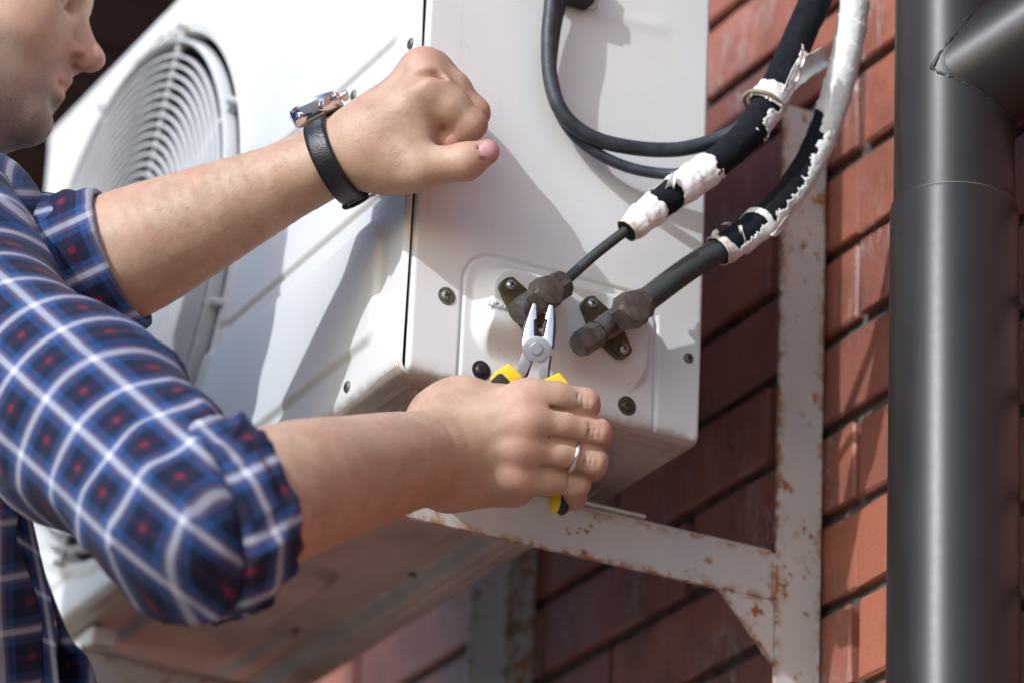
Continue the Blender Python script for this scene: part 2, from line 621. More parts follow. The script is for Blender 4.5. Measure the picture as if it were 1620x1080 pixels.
eave = empty('roof_eave', (-2, .2, .97), 'dark brown boarded roof eave above and behind the far end of the air conditioner', 'eave')
for i in range(16):
    x = -1.12 - .13 * i
    bm_obj('board', box_bm((x - .122, -.42, .95 + .002 * (i % 2)), (x, WY - .004, .97 + .002 * (i % 2)), .003, 1), M_SOFFIT, eave)
bm_obj('fascia', box_bm((-3.25, -.445, .90), (-1.115, -.42, 1.06), .003, 1), M_SOFFIT, eave)
bm_obj('end_board', box_bm((-1.115, -.445, .90), (-1.09, WY - .003, 1.06), .003, 1), M_SOFFIT, eave)

# ------------------------------------------------------------------ drainpipe
dp = empty('drainpipe', (0, 0, 0), 'thick dark brown drainpipe with a welded branch standing right of the bracket', 'pipe')
pc = H(1509, 540, 1, .352)
PX, PYc = pc[0], pc[1]
ax_up = Vector((0.006, 0, 1)).normalized()
jz = H(1509, 332, 1, .352)[2]
bm = lathe_bm([(.0468, -.9), (.0468, jz - .003), (.0463, jz), (.0420, jz + .0005)], (PX, PYc, 0), ax_up, 72)
bm_obj('lower_pipe', bm, M_PIPE, dp, angle=50)
bm = lathe_bm([(.0420, jz - .02), (.0443, jz + .0012), (.0443, 1.1)], (PX, PYc, 0), ax_up, 72)
bm_obj('upper_pipe', bm, M_PIPE, dp, angle=50)
bm = lathe_bm([(.0438, jz - .0008), (.0450, jz + .0002), (.0448, jz + .0010), (.0438, jz + .0014)], (PX, PYc, 0), ax_up, 72)
bm_obj('joint_seam', bm, M_TIE, dp, angle=50)
bo = Vector((PX, PYc, H(1509, 150, 1, .352)[2]))
bdir = Vector((.72, .52, .46)).normalized()
bm = lathe_bm([(.0442, .0), (.0442, .6)], bo, bdir, 72)
bm_obj('branch_pipe', bm, M_PIPE, dp, angle=50)
# weld bead where the branch meets the upright: solve the intersection curve
bead = []
F4 = frame(bdir)
for i in range(160):
    a = 2 * math.pi * i / 160
    base = bo + (F4 @ Vector((.0443 * math.cos(a), .0443 * math.sin(a), 0)))
    # distance along bdir at which the point leaves the upright cylinder
    lo_, hi_ = 0.0, .4
    for _ in range(40):
        mid = (lo_ + hi_) / 2
        q = base + bdir * mid
        if math.hypot(q.x - PX, q.y - PYc) < .0443:
            lo_ = mid
        else:
            hi_ = mid
    bead.append(base + bdir * lo_)
bead = np.array(bead + bead[:1])
tube('weld_bead', bead, .0018, M_PIPE, dp, 8, rfun=lambda S, T: .0010 * vnoise(np.stack([S * 400, np.cos(T), np.sin(T)], -1), 1))
for z in (-.75, .95):
    bm = lathe_bm([(.0470, z - .012), (.0480, z - .012), (.0480, z + .012), (.0470, z + .012)], (PX, PYc, 0), ax_up, 48)
    bm_obj('pipe_clamp', bm, M_PIPE, dp, angle=40)

# ------------------------------------------------------------------ wall brackets
def edge_box(name, lo, hi, mat, parent, axis):
    """bevelled bar cut into short lengths so rust can follow its edges (attribute edge)"""
    lo = np.array(lo, float); hi = np.array(hi, float)
    nseg = [int(max(3, (hi[i] - lo[i]) / .004)) if i != 0 else 1 for i in range(3)]
    bm = bmesh.new()
    bmesh.ops.create_cube(bm, size=1.0)
    for v in bm.verts:
        v.co = Vector([lo[i] + (v.co[i] + .5) * (hi[i] - lo[i]) for i in range(3)])
    for i in (1, 2):
        ed = [e for e in bm.edges if abs((e.verts[0].co - e.verts[1].co).normalized()[i]) > .9]
        bmesh.ops.subdivide_edges(bm, edges=ed, cuts=min(nseg[i], 90), use_grid_fill=True)
    o = bm_obj(name, bm, mat, parent)
    me = o.data
    co = np.empty(len(me.vertices) * 3, np.float32); me.vertices.foreach_get('co', co); co = co.reshape(-1, 3)
    d = np.full(len(co), 1.0)
    for i in (1, 2):
        if i in axis:
            d = np.minimum(d, np.minimum(co[:, i] - lo[i], hi[i] - co[:, i]))
    at = me.attributes.new('edge', 'FLOAT', 'POINT'); at.data.foreach_set('value', (1 - sst(d, .0, .006)).astype(np.float32))
    return o


AX = -.10
br = empty('wall_bracket', (AX, WY, 0), 'grey rust-spotted steel bracket on the wall holding up the near end of the air conditioner', 'bracket', 'brackets carrying the air conditioner')
edge_box('post', (AX - .004, .3795, -.9), (AX, WY - .0035, .362), M_BRACKET, br, (1,))
edge_box('wall_flange', (AX - .042, WY - .0045, -.9), (AX - .0045, WY - .0008, .362), M_BRACKET, br, ())
edge_box('arm', (AX - .006, -.02, -.0665), (AX - .002, .3789, -.0282), M_BRACKET, br, (1, 2))
edge_box('arm_flange', (AX - .040, -.02, -.0278), (AX - .0065, .3789, -.0242), M_BRACKET, br, (1,))
bm = bmesh.new()
tri = [H(1143, 931, 0, AX), H(1231, 950, 0, AX), H(1233, 1048, 0, AX)]
tri = [(tri[0][1], -.0670), (.3785, -.0670), (.3785, tri[2][2])]
vs = []
for xx in (AX - .006, AX - .0022):
    vs.append([bm.verts.new((xx, y, z)) for y, z in tri])
bm.faces.new(vs[0]); bm.faces.new(vs[1][::-1])
for i in range(3):
    j = (i + 1) % 3
    bm.faces.new((vs[0][i], vs[0][j], vs[1][j], vs[1][i]))
bmesh.ops.subdivide_edges(bm, edges=bm.edges[:], cuts=10, use_grid_fill=True)
o = bm_obj('gusset', bm, M_BRACKET, br)
co = np.array([v.co for v in o.data.vertices])
a_, b_ = np.array(tri[0]), np.array(tri[2])
nn = np.array([-(b_ - a_)[1], (b_ - a_)[0]]); nn /= np.linalg.norm(nn)
d = np.minimum(np.abs((co[:, 1:] - a_) @ nn), np.abs(co[:, 2] + .067))
at = o.data.attributes.new('edge', 'FLOAT', 'POINT'); at.data.foreach_set('value', (1 - sst(d, .0, .004)).astype(np.float32))
# weld at the arm end
wp = np.array([[AX - .001, .3787, z] for z in np.linspace(-.0665, -.029, 30)])
o = tube('weld', wp, .0020, M_BRACKET, br, 8, rfun=lambda S, T: .0009 * vnoise(np.stack([S * 300, np.cos(T), np.sin(T)], -1), 1))
at = o.data.attributes.new('edge', 'FLOAT', 'POINT'); at.data.foreach_set('value', np.ones(len(o.data.vertices), np.float32))

FX = -.632
b2 = empty('wall_bracket', (FX, WY, 0), 'far steel bracket in shade below the far end of the air conditioner', 'bracket', 'brackets carrying the air conditioner')
edge_box('post', (FX - .004, .3795, -.9), (FX, WY - .0055, .362), M_BRACKET2, b2, (1,))
edge_box('wall_flange', (FX - .004, WY - .005, -.9), (FX + .042, WY - .0008, .362), M_BRACKET2, b2, (1,))
edge_box('arm', (FX - .006, -.02, -.0665), (FX - .002, .3789, -.0282), M_BRACKET2, b2, (1, 2))
edge_box('arm_flange', (FX - .040, -.02, -.0278), (FX - .0065, .3789, -.0242), M_BRACKET2, b2, (1,))

# ------------------------------------------------------------------ air conditioner
LX, DY, HZ = .80, .251, .526
ac = empty('air_conditioner', (-.4, .125, 0), 'white outdoor air conditioner unit with round fan grille on steel wall brackets', 'air conditioner')
FCX, FCZ, FR = -.553, .268, .236


def lin(a, b, step):
    return np.linspace(a, b, int(round(abs(b - a) / step)) + 1)


def edge_round(d, r):
    dd = np.clip(d, 0, r)
    return r - np.sqrt(np.maximum(r * r - (r - dd) ** 2, 0))


def front_pos(x, z):
    h = np.zeros_like(x)
    # upper raised field
    s = rrect(x, z, -.80, -.024, .279, .60, .016)
    h += .0035 * (1 - sst(s, -.0045, .0005))
    # lower raised field
    s = rrect(x, z, -.40, -.037, .0365, .142, .016)
    h += .0045 * (1 - sst(s, -.0065, .0005))
    s = rrect(x, z, -.79, -.603, .036, .25, .016)
    h += .0030 * (1 - sst(s, -.0045, .0005)) * (x < -.5)
    # seam between the two pressings
    s = np.abs(z - .1575)
    h -= .0045 * (1 - sst(s, .0012, .0034)) * sst(-x, .020, .026) * (x > -.46)
    # lip round the fan opening
    rr = np.hypot(x - FCX, z - FCZ)
    h += .004 * np.exp(-((rr - FR - .006) / .004) ** 2)
    h += .0010 * vnoise(np.stack([x, z, x * 0], -1), 9)
    dz = np.minimum(z, HZ - z); dx = np.minimum(-x - .0015, x + LX)
    back = edge_round(dz, .009) + edge_round(dx, .0045)
    return np.stack([x, back - h, z], -1)


U = np.unique(np.r_[lin(-LX, -LX + .012, .0012), lin(-LX + .012, -.46, .004), lin(-.46, -.012, .0019), lin(-.012, -.0015, .0009)])
V = np.unique(np.r_[lin(0, .012, .0011), lin(.012, .165, .0017), lin(.165, .27, .004), lin(.27, .29, .0015), lin(.29, HZ - .012, .004), lin(HZ - .012, HZ, .0012)])
sheet('front_panel', U, V, front_pos, M_AC, ac, keep=lambda x, z: np.hypot(x - FCX, z - FCZ) > FR)
# clean rim of the opening and the dark shroud behind it
bm = lathe_bm([(FR + .004, .0005), (FR + .003, -.0035), (FR - .001, -.004), (FR - .003, -.001), (FR - .004, .02), (FR - .004, .05)], (FCX, 0, FCZ), (0, 1, 0), 128)
bm_obj('fan_opening_rim', bm, M_AC, ac, angle=60)
bm = lathe_bm([(FR - .0035, .012), (FR - .010, .10), (0, .11)], (FCX, 0, FCZ), (0, 1, 0), 96)
bm_obj('fan_shroud', bm, M_DARK, ac, angle=40)
# fan
fan = bm_obj('fan', lathe_bm([(.05, .05), (.055, .045), (.055, .09)], (FCX, 0, FCZ), (0, 1, 0), 48), M_DARK, ac, angle=40)
for kx in range(3):
    bm = bmesh.new()
    gr = []
    for i in range(9):
        rr = .052 + (FR - .075) * i / 8
        row = []
        for j in range(9):
            a = kx * 2 * math.pi / 3 + (j / 8 - .5) * 1.3 + .25 * i / 8
            row.append(bm.verts.new((FCX + rr * math.cos(a), .05 + .035 * (j / 8), FCZ + rr * math.sin(a))))
        gr.append(row)
    for i in range(8):
        for j in range(8):
            bm.faces.new((gr[i][j], gr[i + 1][j], gr[i + 1][j + 1], gr[i][j + 1]))
    bm_obj('fan_blade', bm, M_DARK, fan, smooth=True)
# grille of concentric ribs
gr_root = bm_obj('fan_grille', lathe_bm([(.026, -.013), (.026, -.017), (.018, -.019), (0, -.019)], (FCX, 0, FCZ), (0, 1, 0), 48), M_GRILLE, ac, angle=40)
rad = .034
while rad < FR - .018:
    yb = -.016 + .004 * (rad / FR) ** 2
    bm = lathe_bm([(rad - .0009, yb + .006), (rad - .0013, yb), (rad, yb - .0010), (rad + .0013, yb), (rad + .0009, yb + .006), (rad - .0009, yb + .006)], (FCX, 0, FCZ), (0, 1, 0), 112)
    bm_obj('grille_ring', bm, M_GRILLE, gr_root, smooth=True)
    rad += .0088
yb = -.012
for rad, hw in ((FR - .0125, .0021),):
    bm = lathe_bm([(rad - hw, yb + .010), (rad - hw, yb), (rad, yb - .002), (rad + hw, yb), (rad + hw, yb + .010), (rad - hw, yb + .010)], (FCX, 0, FCZ), (0, 1, 0), 128)
    bm_obj('grille_rim', bm, M_GRILLE, gr_root, angle=50)
for k in range(8):
    a = R(22.5 + 45 * k)
    dx, dz = math.cos(a), math.sin(a)
    bm = box_bm((.02, -.002, -.0022), (FR + .003, .003, .0022), .0008, 1)
    bmesh.ops.transform(bm, matrix=Matrix.Translation((FCX, -.0085, FCZ)) @ Matrix.Rotation(-a, 4, 'Y'), verts=bm.verts)
    bm_obj('grille_spoke', bm, M_GRILLE, gr_root)
    bm = lathe_bm([(.0035, .012), (.0035, -.014), (.003, -.015), (0, -.015)], (FCX + dx * (FR + .001), 0, FCZ + dz * (FR + .001)), (0, 1, 0), 16)
    bm_obj('grille_stub', bm, M_GRILLE, gr_root, angle=40)


# end panel with the raised valve plate
def end_h(y, z):
    h = np.zeros_like(y)
    # outline of the valve plate, open at the bottom
    s = rrect(y, z, .049, .212, -.08, .108, .026)
    h -= .0020 * np.exp(-(s / .0011) ** 2)
    # separate corner strip at right: thin seam running down from the plate
    h -= .0015 * np.exp(-((y - .2112) / .0008) ** 2) * (z < .095)
    # raised dome the valves are bolted to
    d = -rrect(y, z, .0565, .2065, .0235, .104, .028)
    f = np.minimum(d / .012, (z - .0235) / .030)
    h += .015 * sst(f, 0, 1)
    # faint dents of the sheet
    h += .0010 * vnoise(np.stack([y, z, y * 0 + 3], -1), 11)
    h += .0010 * np.exp(-(((z - .335) - .05 * (y - .18)) / .006) ** 2) * sst(y, .14, .16) * (1 - sst(y, .20, .22))
    return h


def end_pos(y, z):
    dy = np.minimum(y - .0074, DY - y); dz = np.minimum(z - .0005, HZ - z)
    back = edge_round(dz, .006) + edge_round(dy, .004)
    return np.stack([end_h(y, z) - back, y, z], -1)


U = np.unique(np.r_[lin(.0074, .014, .0008), lin(.014, .044, .0025), lin(.044, .215, .0011), lin(.215, .245, .0025), lin(.245, DY, .0008)])
V = np.unique(np.r_[lin(.0005, .008, .0009), lin(.008, .118, .0011), lin(.118, .30, .004), lin(.30, .37, .002), lin(.37, HZ - .008, .004), lin(HZ - .008, HZ, .001)])
sheet('end_panel', U, V, end_pos, M_AC, ac)
bm_obj('panel_gap_backing', box_bm((-.030, .0048, .007), (-.0060, .030, .515)), M_DARK, ac)


# underside
def base_pos(x, y):
    h = np.zeros_like(x)
    s = rrect(x, y, -.775, -.045, .030, .222, .03)
    h += .012 * (1 - sst(s, -.012, .0))
    s = rrect(x, y, -.70, -.42, .055, .165, .03)
    h -= .009 * (1 - sst(s, -.012, .0))
    s = rrect(x, y, -.36, -.10, .075, .195, .025)
    h -= .008 * (1 - sst(s, -.010, .0))
    s = rrect(x, y, -.76, -.60, .175, .205, .012)
    h -= .006 * (1 - sst(s, -.008, .0))
    # folded rim
    s = rrect(x, y, -LX, 0, 0, DY, .004)
    h -= .0030 * np.exp(-((s + .018) / .0012) ** 2)
    h += .0008 * vnoise(np.stack([x, y, x * 0], -1), 16)
    bk = edge_round(np.minimum(y - .001, DY - y), .006) + edge_round(np.minimum(-x - .0025, x + LX), .004)
    return np.stack([x, y, -.002 + h + bk], -1)


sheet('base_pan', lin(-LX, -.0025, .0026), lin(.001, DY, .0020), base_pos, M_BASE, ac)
for (x0, y0, x1, y1) in ((-.56, .05, -.555, .075), (-.40, .205, -.395, .215), (-.20, .21, -.175, .214), (-.585, .185, -.575, .19)):
    c = base_pos(np.array([(x0 + x1) / 2]), np.array([(y0 + y1) / 2]))[0]
    bm_obj('drain_slot', box_bm((x0, y0, c[2] - .0016), (x1, y1, c[2] + .004), .001, 1), M_DARK, ac)
bm_obj('top_panel', box_bm((-LX - .003, -.004, HZ - .014), (.0035, DY + .003, HZ + .006), .005, 3), M_AC, ac, angle=40)
bm_obj('far_end_panel', box_bm((-LX + .0005, .006, .006), (-LX + .006, DY - .004, HZ - .015)), M_AC, ac)
bm_obj('rear_coil', box_bm((-LX + .007, DY - .012, .012), (-.010, DY - .003, HZ - .016)), M_FIN, ac)
for fx in (AX - .021, FX - .021):
    for fy in (.035, DY - .022):
        bm_obj('mounting_foot', box_bm((fx - .03, fy - .02, -.0238), (fx + .0195, fy + .035, -.0214), .0008, 1), M_AC, ac)
        if fy > .1:
            continue
        bm_obj('mounting_foot_web', box_bm((fx - .025, fy - .015, -.0203), (fx + .025, fy + .010, -.004), .003, 2), M_AC, ac)


def screw(pos, nrm, r, mat, parent, h=.0025, rot=.5, washer=False):
    bm = lathe_bm([(r * 1.02, -.002), (r, h * .3), (r * .86, h * .8), (r * .45, h), (r * .3, h * .98), (0, h * .95)], pos, nrm, 24)
    if washer:
        lathe_bm([(r * 1.5, -.001), (r * 1.5, .0006), (r * .9, .0007)], pos, nrm, 24, bm=bm)
    s = bm_obj('screw', bm, mat, parent, angle=50)
    Mx = Matrix.Translation(Vector(pos)) @ frame(nrm) @ Matrix.Rotation(rot, 4, 'Z')
    bm = bmesh.new()
    for k in (0, 1):
        b1 = box_bm((-r * .6, -r * .13, h * .80), (r * .6, r * .13, h * 1.04))
        me = bpy.data.meshes.new('t'); b1.to_mesh(me); b1.free()
        n0 = len(bm.verts); bm.from_mesh(me); bpy.data.meshes.remove(me)
        bm.verts.ensure_lookup_table()
        for v in bm.verts[n0:]:
            v.co = Mx @ (Matrix.Rotation(k * math.pi / 2, 4, 'Z') @ v.co)
    bm_obj('screw_slot', bm, M_DARK, s)
    return s


for (py, pz), mt, rr in (((.0362, .066), M_OLDSCREW, .0046), ((.239, .066), M_OLDSCREW, .0040), ((.0672, .015), M_PLIERD, .0050), ((.188, .0152), M_BRASS2, .0050)):
    x = end_h(np.array([py]), np.array([pz]))[0]
    screw((x, py, pz), (1, 0, 0), rr, mt, ac, rot=random.uniform(0, 1.5), washer=rr > .0045)
for px_, pz in ((-.083, .0155), (-.0105, .268), (-.108, .267)):
    q = front_pos(np.array([px_]), np.array([pz]))[0]
    screw(tuple(q), (0, -1, 0), .0045, M_OLDSCREW, ac, h=.002)

# raised lettering by the thin pipe
cu = bpy.data.curves.new('txt', 'FONT'); cu.body = 'LIQUID'; cu.size = .0060; cu.extrude = .0008; cu.space_character = 1.12
to = bpy.data.objects.new('txt', cu); COL.objects.link(to)
dg = bpy.context.evaluated_depsgraph_get()
me = bpy.data.meshes.new_from_object(to.evaluated_get(dg))
COL.objects.unlink(to); bpy.data.objects.remove(to)
me.materials.clear(); me.materials.append(M_AC)
lt = bpy.data.objects.new('lettering', me); COL.objects.link(lt); lt.parent = ac
tx0 = H(772, 483, 0, .0153)
lt.matrix_world = Matrix(((0, 0, 1, .0153), (1, 0, 0, tx0[1]), (0, 1, 0, tx0[2]), (0, 0, 0, 1)))

# service valves
UV = Vector((0, .74, .67)).normalized()          # along the pipe
VV = Vector((0, .69, -.724)).normalized()        # across the flange


def valve(name, c, h_cap, r_cap, stub):
    c = Vector(c); X = Vector((1, 0, 0))
    # body
    body = bm_obj(name, lathe_bm([(.011, -.002), (.0105, .008), (.0085, .012), (.0085, h_cap - .014)], c, X, 32), M_BRASS, ac, angle=50)
    # oval flange
    bm = bmesh.new(); ring0, ring1 = [], []
    n = 40
    for i in range(n):
        a = 2 * math.pi * i / n
        e = Vector((math.cos(a), math.sin(a)))
        # stadium with narrowing ends
        u_ = .0195 * (1 if e.x > 0 else -1) if abs(e.x) > .38 else .0195 * e.x / .38 * .5
        wdt = .0085 if abs(e.x) > .38 else .0115
        off = VV * (u_ + wdt * e.x * .8) + UV * (wdt * e.y)
        ring0.append(bm.verts.new(c + off)); ring1.append(bm.verts.new(c + off + X * .0048))
    for i in range(n):
        j = (i + 1) % n
        bm.faces.new((ring0[i], ring0[j], ring1[j], ring1[i]))
    bm.faces.new(ring1); bm.faces.new(ring0[::-1])
    bmesh.ops.bevel(bm, geom=[e for e in bm.edges if abs(e.verts[0].co.x - e.verts[1].co.x) < 1e-6 and e.verts[0].co.x > c.x + .004], offset=.0012, segments=2, affect='EDGES')
    fl = bm_obj('flange', bm, M_BRASS2, body, angle=40)
    for s_ in (-1, 1):
        sc = screw(c + VV * (s_ * .0200) + X * .0045, (1, 0, 0), .0042, M_STEEL, body, h=.0036, rot=random.uniform(0, 1.5))
        for ch in list(sc.children):
            # keep three levels: slot joins the flange screw as a sibling
            ch.parent = body
    # in-line barrel
    bm_obj('barrel', lathe_bm([(.0, -.018), (.0088, -.018), (.0098, -.010), (.0098, .012), (.0080, .022)], c + X * .016, UV, 32), M_BRASS, body, angle=45)
    bm_obj('stem_cap', hex_bm(c, X, r_cap, h_cap - .016, h_cap, phase=.35), M_BRASS, body, angle=25)
    bm_obj('flare_nut', hex_bm(c + X * .018, UV, r_cap * .90, .014, .031, phase=.2), M_BRASS, body, angle=25)
    if stub:
        bm_obj('port_neck', lathe_bm([(.0062, .010), (.0062, .028)], c + X * .017, -UV, 24), M_BRASS, body, angle=40)
        bm_obj('port_cap', hex_bm(c + X * .017, -UV, .0098, .020, .041, cham=.003, phase=.5), M_BRASS, body, angle=25)
    return body


PLX = .0150
m1 = (H(814, 450, 0, PLX + .0085) + H(859, 519, 0, PLX + .0085)) / 2
m2 = (H(940, 480, 0, PLX + .0085) + H(990, 548, 0, PLX + .0085)) / 2
V1 = Vector((PLX, m1[1], m1[2])); V2 = Vector((PLX, m2[1], m2[2]))
valve('service_valve', V1, .043, .0128, False)
valve('service_valve', V2, .049, .0142, True)

# cable clamp near the top of the end panel
cl = bm_obj('cable_clamp', box_bm((.0005, .108, .330), (.018, .140, .365), .003, 2), M_DARK, ac, angle=40)
bm_obj('clamp_plate', box_bm((.0008, .1225, .3335), (.0030, .1485, .370), .0025, 2), M_AC, cl, angle=40)
bm_obj('clamp_strap', box_bm((.018, .106, .338), (.021, .137, .352), .001, 1), M_TIE, cl)

# ------------------------------------------------------------------ pipes and cables
def pth(pts, n):
    return spline([H(x, y, 0, X) for x, y, X in pts], n)


n1a = np.array(V1 + Vector((.018, 0, 0)) + UV * .030)
n2a = np.array(V2 + Vector((.018, 0, 0)) + UV * .030)
# thin (liquid) line
p1 = empty('refrigerant_pipe', n1a, 'thin refrigerant pipe in black foam with torn white tape from the gripped valve', 'pipe', 'refrigerant pipes')
bare1 = spline([n1a, H(945, 400, 0, .040), H(1004, 355, 0, .047)], 20)
tube('copper_tube', bare1, .0040, M_COPPER, p1, 20)
ins1 = pth([(992, 366, .047), (1050, 318, .052), (1120, 268, .058), (1180, 215, .064), (1222, 150, .072), (1262, 65, .082), (1300, -25, .09), (1320, -90, .095)], 150)
L1 = np.r_[0, np.cumsum(np.linalg.norm(np.diff(ins1, axis=0), axis=1))]
r1 = np.interp(L1, [0, .012, .03, .07, .12, .3], [.0075, .0098, .0108, .0116, .0118, .0122])
tube('foam_sleeve', ins1, r1, M_FOAM, p1, 28, rfun=lambda S, T: .0005 * vnoise(np.stack([S * 130, np.cos(T) * 2, np.sin(T) * 2], -1), 1))
tA, nA, bA = tube_frames(ins1)


def s_at(path, L, px, py):
    """arc length on path nearest to photo pixel"""
    q = (CM @ (path - CP).T).T
    x = 810 + FPX * q[:, 0] / q[:, 2]; y = 540 + FPX * q[:, 1] / q[:, 2]
    return L[np.argmin((x - px) ** 2 + (y - py) ** 2)]


def view_angle(path):
    """angle round the tube that faces the camera, and one that faces picture-up-left, per path mean"""
    t, nr, bi = tube_frames(path)
    return nr, bi


def facing(path, S, T, direction):
    """cosine between the tube surface normal and a world direction"""
    t, nr, bi = tube_frames(path)
    d = np.array(direction); d = d / np.linalg.norm(d)
    return np.cos(T) * (nr @ d)[:, None] + np.sin(T) * (bi @ d)[:, None]


IMG_UP = -CM[1]; IMG_R = CM[0]; TOCAM = -CM[2]
s0, s1 = 0.0, s_at(ins1, L1, 1124, 268)
sh = s_at(ins1, L1, 1052, 318)


def wob(S, T, f, seed):
    return vnoise(np.stack([S * f + seed, np.cos(T) * 2.2 + 5, np.sin(T) * 2.2 + 9], -1), 1)


def keepA(S, T):
    j = .004 * wob(S, T, 250, 3) + .003 * wob(S, T, 700, 8)
    k = (S < s1 + j)
    fc = facing(ins1f, S, T, TOCAM * .9 + IMG_UP * .3 - IMG_R * .2)
    hole = (np.abs(S - sh + j * .6) < .0085) & (fc > .1 + .3 * wob(S, T, 120, 1))
    h2 = (np.abs(S - .016 + j * .3) < .0022) & (facing(ins1f, S, T, TOCAM) > .9)
    return k & ~hole & ~h2


def ragA(S, T):
    fc = facing(ins1f, S, T, TOCAM * .9 + IMG_UP * .3 - IMG_R * .2)
    return np.clip((1 - sst(np.abs(np.abs(S - sh) - .0085), 0, .003)) * (fc > 0) * .6 + (1 - sst(S, .002, .008)) + (1 - sst(np.abs(S - s1), 0, .002)) * .4, 0, 1)


def resample(path, rad, n):
    L = np.r_[0, np.cumsum(np.linalg.norm(np.diff(path, axis=0), axis=1))]
    s = np.linspace(0, L[-1], n)
    return np.stack([np.interp(s, L, path[:, k]) for k in range(3)], 1), np.interp(s, L, rad)


def crumple(S, T, amp=.0009, spiral=.019, calm=None):
    sp = (S / spiral + T / (2 * np.pi)) % 1.0
    if calm is not None:
        amp = amp * (1 - .85 * sst(S, calm - .02, calm + .02))
    return .0008 + .0011 * sp ** 2 + amp * np.abs(wob(S, T, 170, 21)) + amp * .8 * np.abs(wob(S, T, 420, 31))


ins1f, r1f = resample(ins1, r1, 300)
o = tube('tape_wrap', ins1f, r1f, M_TAPE, p1, 64, rfun=lambda S, T: crumple(S, T, .0006), keep=keepA, rag=ragA)
md = o.modifiers.new('thick', 'SOLIDIFY'); md.thickness = .0004
# second wrap with the tie and the long torn flap
sB = s_at(ins1, L1, 1216, 160)


def keepB(S, T):
    j = .004 * wob(S, T, 260, 13) + .003 * wob(S, T, 700, 2)
    fc = facing(ins1f, S, T, IMG_R + .2 * TOCAM - .2 * IMG_UP)
    ring = (np.abs(S - sB - .002 + j * .5) < .0085)
    tail = (fc > .62 + .25 * wob(S, T, 200, 4)) & (S > sB - .03 + j) & (S < sB + .045 + j)
    return ring | tail


o = tube('tape_wrap', ins1f, r1f, M_TAPE, p1, 64, rfun=lambda S, T: crumple(S, T, .0011), keep=keepB, rag=lambda S, T: np.clip(1 - sst(np.abs(np.abs(S - sB) - .0085), 0, .002), 0, 1) * .5)
md = o.modifiers.new('thick', 'SOLIDIFY'); md.thickness = .0004


def flap(name, outline, depth0, curl, parent, thick=.0005, seed=0):
    """a torn, crumpled scrap of tape: strip of pixel-guided stations (left edge, right edge) with real depth"""
    n = len(outline); m = 9
    Vx = np.zeros((n * 4 - 3, m, 3))
    A = spline([P(a[0], a[1], depth0 + a[2]) for a, b in outline], n * 4 - 3)
    B = spline([P(b[0], b[1], depth0 + b[2]) for a, b in outline], n * 4 - 3)
    for j in range(m):
        f = j / (m - 1)
        Vx[:, j] = A * (1 - f) + B * f - TOCAM * (curl * math.sin(math.pi * f))
    nz = vnoise(Vx * 1.0 + seed, 130)[..., None]
    Vx = Vx + TOCAM * nz * .0022 + IMG_UP * vnoise(Vx + seed + 3, 260)[..., None] * .0012
    k = Vx.shape[0]
    idx = np.arange(k * m).reshape(k, m)
    F = np.stack([idx[:-1, :-1], idx[1:, :-1], idx[1:, 1:], idx[:-1, 1:]], -1).reshape(-1, 4)
    rg = np.zeros((k, m)); rg[:, 0] = .5; rg[:, -1] = .7; rg[-1] = .6
    o = mesh_obj(name, Vx.reshape(-1, 3), F, M_TAPE, parent, True, {'rag': rg.reshape(-1)})
    md = o.modifiers.new('thick', 'SOLIDIFY'); md.thickness = thick
    return o


dF = (CM @ (H(1225, 150, 0, .072) - CP))[2]
flap('tape_flap', [((1222, 178, -.012), (1232, 182, -.010)), ((1240, 140, -.012), (1254, 148, -.008)), ((1256, 104, -.010), (1276, 128, -.002)), ((1274, 88, -.006), (1296, 116, .006)), ((1300, 76, .000), (1313, 104, .010))], dF, .006, p1, seed=2)
flap('tape_flap', [((1260, 108, -.013), (1264, 112, -.013)), ((1266, 90, -.016), (1274, 98, -.014)), ((1269, 70, -.018), (1271, 72, -.018))], dF, .002, p1, seed=5)
flap('tape_flap', [((1250, 128, -.013), (1262, 130, -.013)), ((1258, 110, -.016), (1266, 118, -.014)), ((1262, 98, -.018), (1264, 100, -.018))], dF, .002, p1, seed=6)
dG = (CM @ (H(1060, 290, 0, .052) - CP))[2]
flap('tape_flap', [((1050, 305, -.014), (1066, 300, -.015)), ((1056, 290, -.018), (1070, 286, -.018)), ((1062, 274, -.016), (1070, 272, -.016))], dG, .003, p1, seed=8)
flap('tape_flap', [((1046, 312, -.015), (1040, 300, -.012)), ((1028, 318, -.018), (1030, 298, -.014)), ((1014, 326, -.018), (1022, 308, -.014))], dG, .004, p1, seed=9)

# thick (gas) line
p2 = empty('refrigerant_pipe', n2a, 'thick refrigerant pipe wrapped in white tape peeling off black foam, nearer the drainpipe', 'pipe', 'refrigerant pipes')
bare2 = spline([n2a, H(1090, 425, 0, .036), H(1150, 389, 0, .040)], 20)
tube('copper_tube', bare2, .0093, M_COPPER, p2, 28)
ins2 = pth([(1136, 398, .039), (1190, 362, .042), (1240, 315, .047), (1283, 250, .054), (1313, 180, .064), (1336, 100, .08), (1350, 20, .095), (1356, -70, .11)], 150)
L2 = np.r_[0, np.cumsum(np.linalg.norm(np.diff(ins2, axis=0), axis=1))]
r2 = np.interp(L2, [0, .01, .03, .06, .2, .3], [.0102, .0110, .0114, .0114, .0106, .0102])
tube('foam_sleeve', ins2, r2, M_FOAM, p2, 28, rfun=lambda S, T: .0005 * vnoise(np.stack([S * 130, np.cos(T) * 2, np.sin(T) * 2 + 4], -1), 1))
ins2f, r2f = resample(ins2, r2, 320)
sT = s_at(ins2, L2, 1308, 195)
sM = s_at(ins2, L2, 1212, 345)


